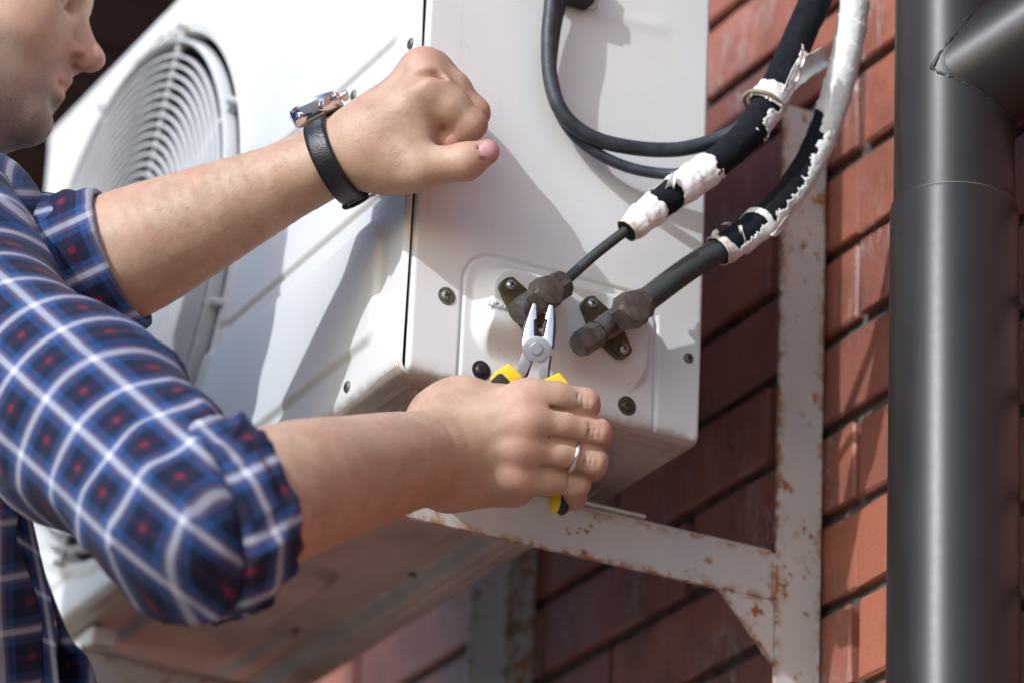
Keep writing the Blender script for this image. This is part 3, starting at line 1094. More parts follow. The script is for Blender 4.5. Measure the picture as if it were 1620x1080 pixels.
def keepC(S, T):
    j = .3 * wob(S, T, 90, 40) + .28 * wob(S, T, 330, 44) + .2 * wob(S, T, 800, 47)
    fc = facing(ins2f, S, T, -IMG_R * .75 + IMG_UP * .55 + TOCAM * .45)
    lim = np.interp(S, [0, sM, sT - .03, sT, sT + .012], [-.35, .15, .35, .75, 1.6])
    white = fc < lim + j * .8
    collar = S < .006 + .004 * wob(S, T, 100, 51)
    band = np.abs(S - sM + .010 - .004 * np.sin(T)) < .0032
    return white | collar | band


o = tube('tape_wrap', ins2f, r2f, M_TAPE, p2, 64, rfun=lambda S, T: crumple(S, T, .0007, .018, sT), keep=keepC,
         rag=lambda S, T: np.clip((1 - sst(S, .004, .012)) * .8 + .35 * (wob(S, T, 60, 60) > .35) * (S < sT), 0, 1))
md = o.modifiers.new('thick', 'SOLIDIFY'); md.thickness = .0004
dC = (CM @ (H(1180, 370, 0, .04) - CP))[2]
flap('tape_flap', [((1178, 398, -.012), (1184, 402, -.010)), ((1174, 380, -.016), (1180, 382, -.016)), ((1168, 358, -.018), (1174, 358, -.018))], dC, .002, p2, seed=12)
flap('tape_flap', [((1130, 385, -.008), (1140, 372, -.010)), ((1124, 378, -.010), (1134, 362, -.010)), ((1126, 372, -.008), (1130, 366, -.008))], dC, .002, p2, seed=13)
flap('tape_flap', [((1226, 368, -.014), (1218, 372, -.010)), ((1236, 352, -.014), (1230, 374, -.006)), ((1246, 340, -.010), (1240, 362, -.004))], dC, .004, p2, seed=15)
flap('tape_flap', [((1140, 358, .002), (1150, 352, .002)), ((1146, 352, .004), (1156, 350, .004)), ((1152, 356, .006), (1158, 356, .006))], dC, .001, p2, seed=16)

# the tie that straps the cable to the thin line
k = np.argmin(np.abs(L1 - sB)) - 2
cc = ins1[k]; tt, nn_, bb_ = tA[k], nA[k], bA[k]
tp = []
for a in np.linspace(0, 2 * math.pi, 48):
    tp.append(cc + (nn_ * math.cos(a) + bb_ * math.sin(a)) * .0152 - CM[0] * .003 + tt * .003 * math.sin(a))
o = tube('cable_tie', tp, .0018, M_TIE, None, 10)
tag(o, 'brown cable tie looped round the thin black pipe and the cable', 'cable tie')

cA = spline([H(876, -60, 0, .022), H(873, 0, 0, .022), H(868, 60, 0, .020), H(871, 125, 0, .019), H(890, 180, 0, .020), H(935, 217, 0, .022), H(1000, 234, 0, .026), H(1070, 237, 0, .032), H(1130, 223, 0, .042), H(1175, 200, 0, .052), H(1205, 165, 0, .056), H(1240, 90, 0, .066), H(1276, 0, 0, .072), H(1300, -70, 0, .08)], 140)
o = tube('power_cable', cA, .0058, M_CABLE, None, 20)
tag(o, 'thicker black cable hanging in an open loop from the clamp to the taped pipe', 'cable')
cB = spline([H(888, -60, 0, .012), H(888, 0, 0, .012), H(879, 45, 0, .011), H(872, 110, 0, .010), H(878, 160, 0, .011), H(903, 208, 0, .013), H(945, 243, 0, .017), H(1000, 267, 0, .024), H(1060, 276, 0, .036), H(1100, 270, 0, .050), H(1120, 262, 0, .056)], 110)
o = tube('power_cable', cB, .0043, M_CABLE, None, 18)
tag(o, 'thinner black cable hanging lowest, ending under the white tape', 'cable')

# ------------------------------------------------------------------ signed-distance modelling for the person
def f32(v):
    return np.asarray(v, np.float32)


def cap(p, a, b, ra, rb):
    a = f32(a); b = f32(b); ab = b - a
    t = np.clip(((p - a) @ ab) / max(float(ab @ ab), 1e-12), 0, 1)
    q = p - a - t[..., None] * ab
    return np.sqrt((q * q).sum(-1)) - (ra + (rb - ra) * t)


def ell(p, c, r, fr=None):
    q = p - f32(c)
    if fr is not None:
        q = q @ f32(fr).T
    r = f32(r)
    k0 = np.sqrt(((q / r) ** 2).sum(-1)) + 1e-9
    k1 = np.sqrt(((q / (r * r)) ** 2).sum(-1)) + 1e-9
    return k0 * (k0 - 1) / k1


def smin(a, b, k):
    h = np.maximum(k - np.abs(a - b), 0) / k
    return np.minimum(a, b) - h * h * k * .25


def smax(a, b, k):
    return -smin(-a, -b, k)


def chain(p, pts, k):
    d = None
    for (a, ra), (b, rb) in zip(pts, pts[1:]):
        c = cap(p, a, b, ra, rb)
        d = c if d is None else smin(d, c, k)
    return d


def polygonise(fn, lo, hi, vox):
    """surface nets over a grid, evaluated only in blocks near the surface"""
    lo = np.array(lo, float); hi = np.array(hi, float)
    n = np.ceil((hi - lo) / vox).astype(int) + 2
    B = 16
    nb = np.ceil(n / B).astype(int)
    n = nb * B + 1
    D = np.full(n, 1.0, np.float32)
    ax = [f32(lo[i] + vox * np.arange(n[i])) for i in range(3)]
    cb = [f32(lo[i] + vox * (np.arange(nb[i]) * B + B / 2)) for i in range(3)]
    C = np.stack(np.meshgrid(*cb, indexing='ij'), -1)
    dc = fn(C.reshape(-1, 3)).reshape(nb)
    lim = vox * B * .9 + .012
    for i, j, k in np.argwhere(np.abs(dc) < lim):
        sl = tuple(slice(q * B, q * B + B + 1) for q in (i, j, k))
        G = np.stack(np.meshgrid(ax[0][sl[0]], ax[1][sl[1]], ax[2][sl[2]], indexing='ij'), -1)
        D[sl] = fn(G.reshape(-1, 3)).reshape(G.shape[:3])
    for i, j, k in np.argwhere(dc <= -lim):
        D[i * B + 1:(i + 1) * B, j * B + 1:(j + 1) * B, k * B + 1:(k + 1) * B] = -1
    # fix faces between skipped-inside blocks
    for i, j, k in np.argwhere(dc <= -lim):
        sl = tuple(slice(q * B, q * B + B + 1) for q in (i, j, k))
        blk = D[sl]; blk[blk == 1.0] = -1
    ins = D < 0
    nx, ny, nz = np.array(D.shape) - 1
    cnt = np.zeros((nx, ny, nz), np.int16)
    for dx in (0, 1):
        for dy in (0, 1):
            for dz in (0, 1):
                cnt += ins[dx:nx + dx, dy:ny + dy, dz:nz + dz]
    act = (cnt > 0) & (cnt < 8)
    cells = np.argwhere(act)
    vid = np.full(act.shape, -1, np.int64); vid[act] = np.arange(len(cells))
    acc = np.zeros((len(cells), 3)); num = np.zeros(len(cells))
    corners = [(0, 0, 0), (1, 0, 0), (0, 1, 0), (1, 1, 0), (0, 0, 1), (1, 0, 1), (0, 1, 1), (1, 1, 1)]
    vals = {c: D[cells[:, 0] + c[0], cells[:, 1] + c[1], cells[:, 2] + c[2]] for c in corners}
    for a in corners:
        for ax_ in range(3):
            if a[ax_] == 0:
                b = list(a); b[ax_] = 1; b = tuple(b)
                va, vb = vals[a], vals[b]
                m = (va < 0) != (vb < 0)
                t = np.where(m, va / np.where(m, va - vb, 1), 0)
                pt = np.tile(np.array(a, float), (len(cells), 1)); pt[:, ax_] += t
                acc[m] += pt[m]; num[m] += 1
    V = lo + vox * (cells + acc / num[:, None])
    quads = []
    for ax_ in range(3):
        o1, o2 = [(1, 2), (2, 0), (0, 1)][ax_]
        s0 = [slice(0, -1)] * 3; s1 = [slice(0, -1)] * 3; s1[ax_] = slice(1, None)
        # edges along ax_
        a = ins[tuple(slice(0, -1) if q == ax_ else slice(None) for q in range(3))]
        b = ins[tuple(slice(1, None) if q == ax_ else slice(None) for q in range(3))]
        e = np.argwhere(a != b)
        ok = (e[:, o1] > 0) & (e[:, o2] > 0) & (e[:, o1] < D.shape[o1] - 1) & (e[:, o2] < D.shape[o2] - 1)
        e = e[ok]
        sgn = a[e[:, 0], e[:, 1], e[:, 2]]

        def vi(d1, d2):
            c = e.copy(); c[:, o1] += d1; c[:, o2] += d2
            return vid[c[:, 0], c[:, 1], c[:, 2]]
        q = np.stack([vi(-1, -1), vi(0, -1), vi(0, 0), vi(-1, 0)], 1)
        q[~sgn] = q[~sgn][:, ::-1]
        quads.append(q)
    Q = np.concatenate(quads)
    return V, Q[(Q >= 0).all(1)]


def near(p, c, r):
    return np.exp(-((p - f32(c)) ** 2).sum(-1) / (r * r))


def segd(p, a, b):
    return cap(p, a, b, 0, 0)


def limb(pts, n):
    q = spline([list(a) + [r] for a, r in pts], n)
    return [(v[:3], float(v[3])) for v in q]


def tube_sdf(p, pts):
    d = None
    for (a, ra), (b, rb) in zip(pts, pts[1:]):
        c = cap(p, a, b, ra, rb)
        d = c if d is None else np.minimum(d, c)
    return d


# ---- right arm: forearm, and the hand closed on the pliers
RD = 2.775


def rh(x, y, z):
    return P(x, y, RD + z)


R_F = {
    'index': [(rh(832, 631, -.018), .0126), (rh(880, 630, -.016), .0114), (rh(925, 637, -.009), .0101), (rh(928, 640, .016), .0090), (rh(893, 642, .031), .0078)],
    'middle': [(rh(832, 666, -.023), .0128), (rh(888, 671, -.019), .0115), (rh(943, 684, -.011), .0104), (rh(945, 689, .016), .0094), (rh(905, 692, .033), .0080)],
    'ring': [(rh(828, 706, -.020), .0124), (rh(884, 714, -.017), .0113), (rh(938, 729, -.010), .0102), (rh(937, 738, .016), .0092), (rh(898, 746, .032), .0078)],
    'pinky': [(rh(818, 751, -.013), .0120), (rh(866, 757, -.010), .0106), (rh(912, 764, -.004), .0094), (rh(908, 784, .016), .0084), (rh(888, 797, .024), .0070)],
}
R_FORE = [((705, 716, RD - .012), .027), ((640, 729, RD - .050), .0348), ((560, 749, 2.665), .0402), ((450, 778, 2.585), .0462), ((330, 830, 2.515), .046), ((250, 790, 2.53), .045)]
R_FORE = [(P(*a), r) for a, r in R_FORE]
R_DENSE = limb(R_FORE, 26)


def d_right(p):
    fore = tube_sdf(p, R_DENSE)
    # wrist is wider than thick
    w1 = cap(p, rh(710, 690, -.010), P(650, 716, RD - .048), .021, .018)
    w2 = cap(p, rh(706, 752, -.006), P(650, 752, RD - .044), .021, .018)
    fore = smin(smin(fore, w1, .012), w2, .012)
    mc = [((706, 676, -.008), .015, (838, 630, -.019), .0118), ((702, 700, -.012), .015, (838, 666, -.024), .0124),
          ((702, 724, -.011), .015, (832, 708, -.021), .0120), ((704, 750, -.006), .0145, (822, 751, -.014), .0114),
          ((715, 764, .006), .0165, (812, 768, .006), .0155), ((712, 640, .008), .0165, (792, 638, .006), .0150),
          ((735, 690, .006), .018, (815, 690, .004), .016), ((690, 655, .000), .018, (730, 634, .008), .0165)]
    palm = None
    for a, ra, b, rb in mc:
        d = cap(p, rh(*a), rh(*b), ra, rb)
        palm = d if palm is None else smin(palm, d, .013)
    palm = smin(palm, fore, .024)
    # thumb behind the handles
    th = chain(p, [(rh(735, 640, .016), .016), (rh(785, 640, .030), .0125), (rh(842, 650, .040), .0108), (rh(878, 668, .042), .0092)], .006)
    palm = smin(palm, th, .010)
    fg = None
    for nme, pts in R_F.items():
        d = chain(p, pts, .005)
        # knuckle swellings
        fg = d if fg is None else smin(fg, d, .0022)
    d = smin(palm, fg, .013)
    for nme in ('middle', 'ring', 'pinky'):
        c = R_F[nme][0][0] + TOCAM * .0030
        d = smin(d, np.sqrt(((p - f32(c)) ** 2).sum(-1)) - .0085, .014)
    # valleys between knuckles
    for a, c, r in (((838, 648, -.019), (858, 651, -.016), .0098), ((838, 686, -.020), (862, 692, -.017), .0098), ((832, 729, -.0155), (852, 735, -.0125), .0096)):
        d = smin(d, cap(p, rh(*a), rh(*c), r, r * .85), .007)
    for a, c in (((862, 642, -.0285), (946, 659, -.0150)), ((872, 692, -.0295), (958, 709, -.0155)), ((860, 736, -.0250), (936, 753, -.0110))):
        d = smax(d, -cap(p, rh(*a), rh(*c), .0016, .0022), .0032)
    # skin folds over the bent knuckles
    for nme in R_F:
        a = R_F[nme][2][0] + TOCAM * (R_F[nme][2][1] + .0006)
        for o_ in (-.0060, -.0020, .0022):
            d = smax(d, -cap(p, a + IMG_R * o_ - IMG_UP * .006, a + IMG_R * (o_ + .0008) + IMG_UP * .006, .0007, .0007), .0028)
    # tendons
    for (a, b) in (((745, 690), (826, 666)), ((745, 708), (822, 706)), ((745, 672), (826, 634))):
        d = smin(d, cap(p, rh(a[0], a[1], -.0205), rh(b[0], b[1], -.0295), .0022, .0028), .010)
    return d + .00016 * vnoise(p, 75)


def bounds(pts, m):
    q = np.array(pts)
    return q.min(0) - m, q.max(0) + m


lo, hi = bounds([a for a, r in R_FORE[:-1]] + [rh(950, 640, -.03), rh(950, 800, .05), rh(820, 600, 0)], .052)
VR, QR = polygonise(d_right, lo, hi, .00165)

# ---- left arm: the fist
LD = 2.835


def lh(x, y, z):
    return P(x, y, LD + z)


L_F = {
    'index': [(lh(676, 143, -.016), .0162), (lh(712, 168, -.017), .0136), (lh(745, 197, -.016), .0112), (lh(716, 224, -.009), .0090), (lh(690, 222, -.004), .0080)],
    'middle': [(lh(670, 112, .002), .0160), (lh(712, 142, .002), .0140), (lh(749, 179, .003), .0114), (lh(716, 220, .008), .0092), (lh(688, 222, .006), .0082)],
    'ring': [(lh(680, 114, .021), .0150), (lh(716, 142, .022), .0130), (lh(749, 177, .024), .0106), (lh(715, 218, .027), .0088), (lh(690, 220, .024), .0078)],
    'pinky': [(lh(690, 126, .038), .0130), (lh(716, 152, .040), .0112), (lh(740, 180, .041), .0094), (lh(712, 212, .042), .0080), (lh(692, 216, .038), .0070)],
}
L_FORE = [((585, 222, LD - .002), .0245), ((530, 247, LD + .006), .0250), ((480, 274, LD + .010), .0268), ((390, 316, LD + .014), .0335), ((300, 357, LD + .016), .0405), ((200, 402, LD + .018), .0475), ((110, 440, LD + .024), .046), ((60, 440, LD + .032), .046)]
L_FORE = [(P(*a), r) for a, r in L_FORE]
L_DENSE = limb(L_FORE, 28)
THUMB = [(lh(598, 254, -.010), .0195), (lh(664, 266, -.028), .0160), (lh(737, 256, -.034), .0118), (lh(770, 241, -.033), .0094)]


TD = THUMB[3][0] - THUMB[2][0]; TD = TD / np.linalg.norm(TD)
NN = TOCAM * .72 + IMG_UP * .25 + IMG_R * .50; NN = NN - TD * (NN @ TD); NN /= np.linalg.norm(NN)
NS = np.cross(TD, NN)
NC = THUMB[3][0] + TD * .0015 + NN * .0086


def d_left(p):
    fore = tube_sdf(p, L_DENSE)
    w1 = chain(p, [(lh(588, 222, -.012), .022), (lh(480, 272, .000), .022)], .01)
    w2 = chain(p, [(lh(588, 218, .014), .022), (lh(480, 270, .026), .022)], .01)
    fore = smin(smin(fore, w1, .014), w2, .014)
    mc = [((598, 222, -.012), .0175, (676, 143, -.016), .0162), ((592, 200, .002), .0175, (670, 112, .002), .0160),
          ((592, 200, .020), .016, (680, 114, .021), .0150), ((594, 212, .034), .015, (690, 126, .038), .0130),
          ((605, 235, -.008), .020, (660, 205, -.012), .0150), ((610, 235, .018), .024, (670, 190, .020), .020)]
    palm = None
    for a, ra, b, rb in mc:
        d = cap(p, lh(*a), lh(*b), ra, rb)
        palm = d if palm is None else smin(palm, d, .014)
    palm = smin(palm, fore, .022)
    fg = None
    for nme, pts in L_F.items():
        d = chain(p, pts, .005)
        fg = d if fg is None else smin(fg, d, .0022)
    d = smin(palm, fg, .008)
    # hollow between thumb and curled index
    d = smax(d, -cap(p, lh(678, 224, -.036), lh(720, 231, -.034), .0090, .0064), .004)
    root = smin(cap(p, THUMB[0][0], THUMB[1][0], THUMB[0][1], THUMB[1][1]), cap(p, lh(600, 236, -.010), lh(648, 232, -.020), .0185, .0125), .016)
    d = smin(d, root, .012)
    th = chain(p, THUMB[1:], .008)
    th = smin(th, np.sqrt(((p - f32(THUMB[2][0])) ** 2).sum(-1)) - .0124, .005)
    # groove at the root of the nail
    gq = p - f32(NC)
    gt = gq @ f32(TD); gs = gq @ f32(NS); gn = gq @ f32(NN)
    rim = np.abs(np.sqrt((gt / .0082) ** 2 + (gs / .0074) ** 2) - 1) * .0078
    th = smax(th, -(np.sqrt(rim ** 2 + gn ** 2 * .3) - .0007 + .003 * sst(gt, .002, .005)), .0012)
    d = smin(d, th, .0045)
    # the heel of the thumb merges into the wrist
    d = smin(d, cap(p, lh(585, 240, -.004), lh(625, 262, -.016), .020, .019), .016)
    # crease of the web, groove between index and middle finger, shallow valley between knuckles
    d = smax(d, -cap(p, lh(662, 236, -.048), lh(700, 238, -.047), .0016, .0018), .006)
    d = smax(d, -cap(p, lh(698, 134, -.0215), lh(760, 188, -.0170), .0028, .0030), .003)
    d = smax(d, -cap(p, lh(650, 121, -.026), lh(690, 121, -.022), .0022, .0022), .012)
    for x, y in ((683, 196), (690, 199), (697, 201)):
        d = smax(d, -cap(p, lh(x, y - 9, -.034), lh(x + 4, y + 10, -.031), .0007, .0007), .003)
    return d + .00018 * vnoise(p, 70)


lo, hi = bounds([a for a, r in L_FORE[:-1]] + [lh(790, 250, -.04), lh(690, 80, .04), lh(760, 200, .04)], .054)
VL, QL = polygonise(d_left, lo, hi, .00165)

# ---- head
HD = 2.93
SUB = P(113, 103, HD)
HS = .945
fw = Vector((CM[0][0], CM[0][1], 0)).normalized()
lat = fw.cross(Vector((0, 0, 1))).normalized()
tilt = R(-9)
HF = np.array((fw * math.cos(tilt) + Vector((0, 0, 1)) * math.sin(tilt)))
HU = np.array(Vector(lat).cross(Vector(HF)).normalized()); HU = HU if HU[2] > 0 else -HU
HL = np.array(lat)
HM = np.stack([HF, HU, HL])


def hd(f, u, l):
    return SUB + (HF * f + HU * u + HL * l) * .001 * HS


def d_head(pw):
    p = ((pw - f32(SUB)) @ f32(HM).T) * (1000.0 / HS)          # millimetres: forward, up, lateral
    p = p.astype(np.float32)
    s = p.copy(); s[:, 2] = np.abs(s[:, 2])
    d = ell(s, (-98, 68, 0), (98, 92, 76))
    d = smin(d, ell(s, (-62, 8, 0), (58, 84, 58)), 25)
    d = smin(d, ell(s, (-44, 14, 34), (32, 30, 26)), 22)             # cheek
    d = smin(d, cap(s, (-22, -54, 8), (-84, -26, 46), 15, 15), 22)   # jaw
    d = smin(d, ell(s, (-20, -53, 0), (17, 17, 20)), 12)             # chin
    d = smin(d, ell(s, (-26, -20, 0), (25, 30, 30)), 14)             # muzzle
    d = smin(d, cap(s, (-55, 36, 40), (-16, 58, 8), 12, 10), 16)     # brow
    # lips
    d = smin(d, cap(s, (-1.5, -14.0, 0), (-15, -20, 23), 6.2, 3.4), 4)
    d = smin(d, cap(s, (-4.5, -30.5, 0), (-17, -27.5, 21), 6.8, 3.6), 4)
    d = smax(d, -cap(s, (4, -22, 0), (-13, -24.0, 24), 2.3, 1.0), 3.2)
    d = smax(d, -ell(s, (2, -41, 0), (8, 5, 22)), 9)
    # nose
    nz = smin(cap(s, (-12, 52, 0), (6, 18, 0), 8.0, 9.5), ell(s, (11.5, 8.5, 0), (14, 11.5, 12)), 8)
    nz = smin(nz, ell(s, (-3, 6, 12.5), (12.5, 9.0, 8.0)), 4)
    d = smin(d, nz, 7)
    d = smax(d, -ell(s, (7, -.5, 12.5), (8.0, 5.0, 6.0)), 1.6)       # nostril
    d = smax(d, -cap(s, (-19, 10, 23), (-14, -2, 21), 1.6, 1.4), 5)  # alar groove
    d = smax(d, -ell(s, (-9, 42, 32), (14, 9, 14)), 10)              # eye socket
    d = smin(d, ell(s, (-22, 42, 31), (12.5, 12.5, 12.5)), 2.0)      # eye
    d = smin(d, ell(s, (-98, 12, 74), (17, 31, 8)), 6)               # ear
    d = smin(d, cap(s, (-86, -40, 0), (-120, -150, 0), 56, 62), 26)  # neck
    d = d + .18 * vnoise(pw, 90).astype(np.float32)
    return d * .001 * HS


c0 = hd(-90, 10, 0)
VH, QH = polygonise(d_head, c0 - .20, c0 + .20, .0021)

# ---- torso and upper arms under the shirt
S_SH = P(-118, 402, 2.80); S_EL = P(318, 818, 2.51)
SHR = P(-95, 395, 2.86); SHL = P(-190, 330, 3.14)
ELR = R_FORE[4][0]; ELL = L_FORE[7][0]
NECK = hd(-120, -150, 0)
PEL = np.array([NECK[0] - .10, NECK[1] - .10, NECK[2] - .62])


def d_torso(p):
    mid = (SHR + SHL) / 2
    d = cap(p, SHR + (mid - SHR) * .3 - np.array([0, 0, .04]), SHL + (mid - SHL) * .3 - np.array([0, 0, .04]), .055, .055)
    d = smin(d, cap(p, mid - np.array([0, 0, .15]), PEL, .10, .10), .06)
    d = smin(d, cap(p, NECK - np.array([0, 0, .06]), hd(-110, -120, 0), .06, .05), .05)
    d = smin(d, chain(p, [(S_SH, .045), (P(-8, 556, 2.68), .045), (ELR, .043)], .02), .02)
    d = smin(d, chain(p, [(SHL, .05), (P(-60, 470, 2.96), .045), (P(60, 440, LD + .032), .042)], .02), .03)
    return d


lo, hi = bounds([SHR, SHL, ELR, ELL, NECK, PEL], .2)
VT, QT = polygonise(d_torso, lo, hi, .009)

# join the body into one mesh
VB = np.concatenate([VR, VL, VH, VT]); offs = np.cumsum([0, len(VR), len(VL), len(VH)])
QB = np.concatenate([QR + offs[0], QL + offs[1], QH + offs[2], QT + offs[3]])
pv = VB.astype(np.float32)
red = np.zeros(len(pv)); stub = np.zeros(len(pv)); nail = np.zeros(len(pv))
for D_ in (R_F, L_F):
    for nme, pts in D_.items():
        red += .55 * near(pv, pts[0][0] + TOCAM * .010 + (IMG_UP * .012 if D_ is L_F else 0), .013)
        red += .6 * near(pv, pts[2][0] + IMG_R * .010, .011)
        red += .9 * near(pv, pts[4][0], .014) + .7 * near(pv, pts[3][0], .010)
red += .7 * near(pv, THUMB[3][0], .014) + .5 * near(pv, THUMB[2][0], .014)
red += .9 * near(pv, lh(700, 226, -.008), .011)
loc = ((pv - f32(SUB)) @ f32(HM).T) * (1000 / HS)
al = np.abs(loc[:, 2])
isH = np.zeros(len(pv), bool); isH[offs[2]:offs[3]] = True
lip = np.exp(-(((loc[:, 0] + 6) / 12) ** 2 + ((loc[:, 1] + 22) / 9.5) ** 2 + (al / 21) ** 2)) * isH
red += .75 * lip
red += isH * .6 * np.exp(-(((loc[:, 0] - 10) / 16) ** 2 + ((loc[:, 1] - 6) / 14) ** 2))
jawm = isH * sst(-loc[:, 1], -2, 20) * (1 - sst(-loc[:, 1], 88, 105)) * (loc[:, 0] > -100)
stub = jawm * (1 - np.clip(lip * 2.2, 0, 1)) * (1 - .65 * np.exp(-(((loc[:, 1] + 22) / 22) ** 2 + ((al - 44) / 12) ** 2)))
stub = np.clip(stub, 0, 1)
# thumb nail region
q = pv - f32(NC)
nail = (1 - sst(np.hypot((q @ f32(TD)) / .0082, (q @ f32(NS)) / .0072), .85, 1.0)) * (q @ f32(NN) > -.004) * (np.linalg.norm(q, axis=1) < .013)
red = np.clip(red, 0, 1)
person = mesh_obj('person', VB, QB, M_SKIN, None, True, {'red': red, 'stubble': stub, 'nail': nail})
tag(person, 'person in a plaid shirt with rolled sleeves, one fist raised, gripping pliers', 'person')
# nail plate relief
me = person.data


# hair
def d_hair(pw):
    p = ((pw - f32(SUB)) @ f32(HM).T) * (1000.0 / HS)
    s = p.astype(np.float32); s[:, 2] = np.abs(s[:, 2])
    d = ell(s, (-102, 72, 0), (104, 98, 82))
    cut = smax(s[:, 0] + 20 - .2 * (s[:, 1] - 80), -(s[:, 1] - (20 - .15 * (s[:, 0] + 100))), 10)
    d = smax(d, np.maximum(s[:, 0] * .9 - s[:, 1] * .6 + 70, -(s[:, 1] + .55 * s[:, 0] + 60)), 8)
    return (d + 2.5 * vnoise(pw, 160)) * .001 * HS


VV_, QQ_ = polygonise(d_hair, c0 + np.array([0, 0, .02]) - .21, c0 + np.array([0, 0, .02]) + .21, .004)
mesh_obj('hair', VV_, QQ_, M_HAIR, person)


# ---- shirt
def cyl_uv(V, a, b, rad, rot, u0=0, v0=0, ref=None):
    ab = b - a; L = np.linalg.norm(ab); t = ab / L
    ref = TOCAM if ref is None else ref
    e1 = ref - t * (ref @ t); e1 /= np.linalg.norm(e1); e2 = np.cross(t, e1)
    q = V - a
    u = q @ t; rad = rad * 2.0
    v = rad * np.arcsin(np.clip(q @ e2 / rad, -1, 1))
    c, s = math.cos(rot), math.sin(rot)
    return np.stack([u * c - v * s + u0, u * s + v * c + v0, 0 * u], 1)


def folds(p, a, b, amp, freq, seed, k=3.0):
    """soft ring-and-diagonal drapery folds round the axis a-b"""
    ab = f32(b - a); L = float(np.linalg.norm(ab)); t = ab / L
    q = p - f32(a)
    u = q @ t
    n = vnoise(np.stack([u * freq + seed, (q @ f32(CM[1])) * freq * .45 + seed, (q @ f32(CM[2])) * freq * .45], -1), 1)
    n2 = vnoise(p + seed, freq * .6)
    return amp * (1 - np.abs(n)) ** k + amp * .6 * n2


WR = R_FORE[0][0]
CUFR0, CUFR1 = P(345, 815, 2.515), P(420, 794, 2.535)


def d_sleeve_r(p):
    d = chain(p, [(S_SH, .0765), (P(-16, 560, 2.69), .0670), (P(122, 655, 2.62), .0660), (S_EL, .0600)], .03)
    d2 = chain(p, [(S_EL, .058), (P(375, 800, 2.525), .057)], .03)
    d = smin(d, d2, .025)
    ax = f32(IMG_R * .96 + IMG_UP * .27)
    u = (p - f32(P(385, 802, 2.52))) @ ax
    d = smax(d, u, .01)
    w_ = np.exp(-((p - f32(S_EL)) ** 2).sum(-1) / .09 ** 2)
    f = folds(p, S_SH, S_EL, .0060, 20, 4, 2.6)
    f = f + w_ * folds(p, S_EL, CUFR1, .014, 34, 9, 2.6) - .005 * w_
    return d - f + .002


lo, hi = bounds([S_SH, S_EL, CUFR1], .115)
Va, Qa = polygonise(d_sleeve_r, lo, hi, .0034)
Ua = cyl_uv(Va, S_SH, S_EL, .070, R(1), .006, .010)


def d_cuff(p, c0, c1, r0, r1, arm, seed, gap=.0035, na=1.0):
    ax = f32(c1 - c0); L = float(np.linalg.norm(ax)); ax = ax / L
    q = p - f32(c0)
    u = q @ ax
    rad = np.sqrt(np.maximum((q * q).sum(-1) - u * u, 0))
    rr = r0 + (r1 - r0) * np.clip(u / L, 0, 1)
    e1 = TOCAM - np.array(ax, float) * float(TOCAM @ ax); e1 /= np.linalg.norm(e1); e2 = np.cross(np.array(ax, float), e1)
    ang = np.arctan2(q @ f32(e2), q @ f32(e1))
    lo_f = np.stack([np.cos(ang) * 2.3 + seed, np.sin(ang) * 2.3, u * 18], -1)
    hi_f = np.stack([np.cos(ang) * 3.6 + seed * 2, np.sin(ang) * 3.6 + u * 22, u * 20 + 3], -1)
    f = na * (.0040 * vnoise(lo_f, 1) + .0050 * (1 - np.abs(vnoise(hi_f, 1))) ** 3 - .001)
    # two turned-up layers, the outer one shorter
    d = smax(rad - rr - f, np.abs(u - L * .50) - L * .50, .006)
    f2 = na * (.0040 * vnoise(lo_f + 7, 1) + .004 * (1 - np.abs(vnoise(hi_f + 5, 1))) ** 3)
    d2 = smax(rad - rr - .0035 - f2, np.abs(u - L * .20) - L * .40, .006)
    d = smin(d, d2, .0015)
    # hollow where the forearm comes out
    inner = smax(arm(p) - gap, -(u - L * .45), .003)
    return smax(d, -inner, .004)


def fore_only_r(p):
    return tube_sdf(p, R_DENSE)


def fore_only_l(p):
    return tube_sdf(p, L_DENSE)


cr0, cr1 = P(318, 826, 2.500), P(392, 806, 2.522)
fr_ = lambda p: d_cuff(p, cr0, cr1, .0605, .0600, fore_only_r, 2, .0035, 1.5)
lo, hi = bounds([cr0, cr1], .10)
Vb, Qb = polygonise(fr_, lo, hi, .0026)
Ub = cyl_uv(Vb, cr0, cr1, .066, R(8), .012, .004)

# left sleeve
S_SL = P(-60, 470, 2.96); S_ELL = P(60, 445, LD + .035)
cl0, cl1 = P(108, 440, LD + .022), P(196, 404, LD + .014)


def d_sleeve_l(p):
    d = chain(p, [(SHL, .085), (S_SL, .075), (S_ELL, .060), (P(140, 425, LD + .020), .052)], .03)
    ax = f32(cl1 - cl0) / np.linalg.norm(cl1 - cl0)
    d = smax(d, (p - f32(P(140, 425, LD + .020))) @ ax, .01)
    return d - folds(p, S_SL, S_ELL, .007, 34, 17) + .003


lo, hi = bounds([SHL, S_SL, S_ELL, P(140, 425, LD + .020)], .11)
Vc, Qc = polygonise(d_sleeve_l, lo, hi, .0048)
Uc = cyl_uv(Vc, S_SL, S_ELL, .06, R(10))
fl_ = lambda p: d_cuff(p, cl0, cl1, .0570, .0545, fore_only_l, 7, .0012, .45)
lo, hi = bounds([cl0, cl1], .085)
Vd, Qd = polygonise(fl_, lo, hi, .0024)
Ud = cyl_uv(Vd, cl0, cl1, .056, R(4), .013, .012)

# body of the shirt with the open front hanging loose
B_T = P(-120, 520, 2.98); B_B = P(-60, 1250, 2.95)


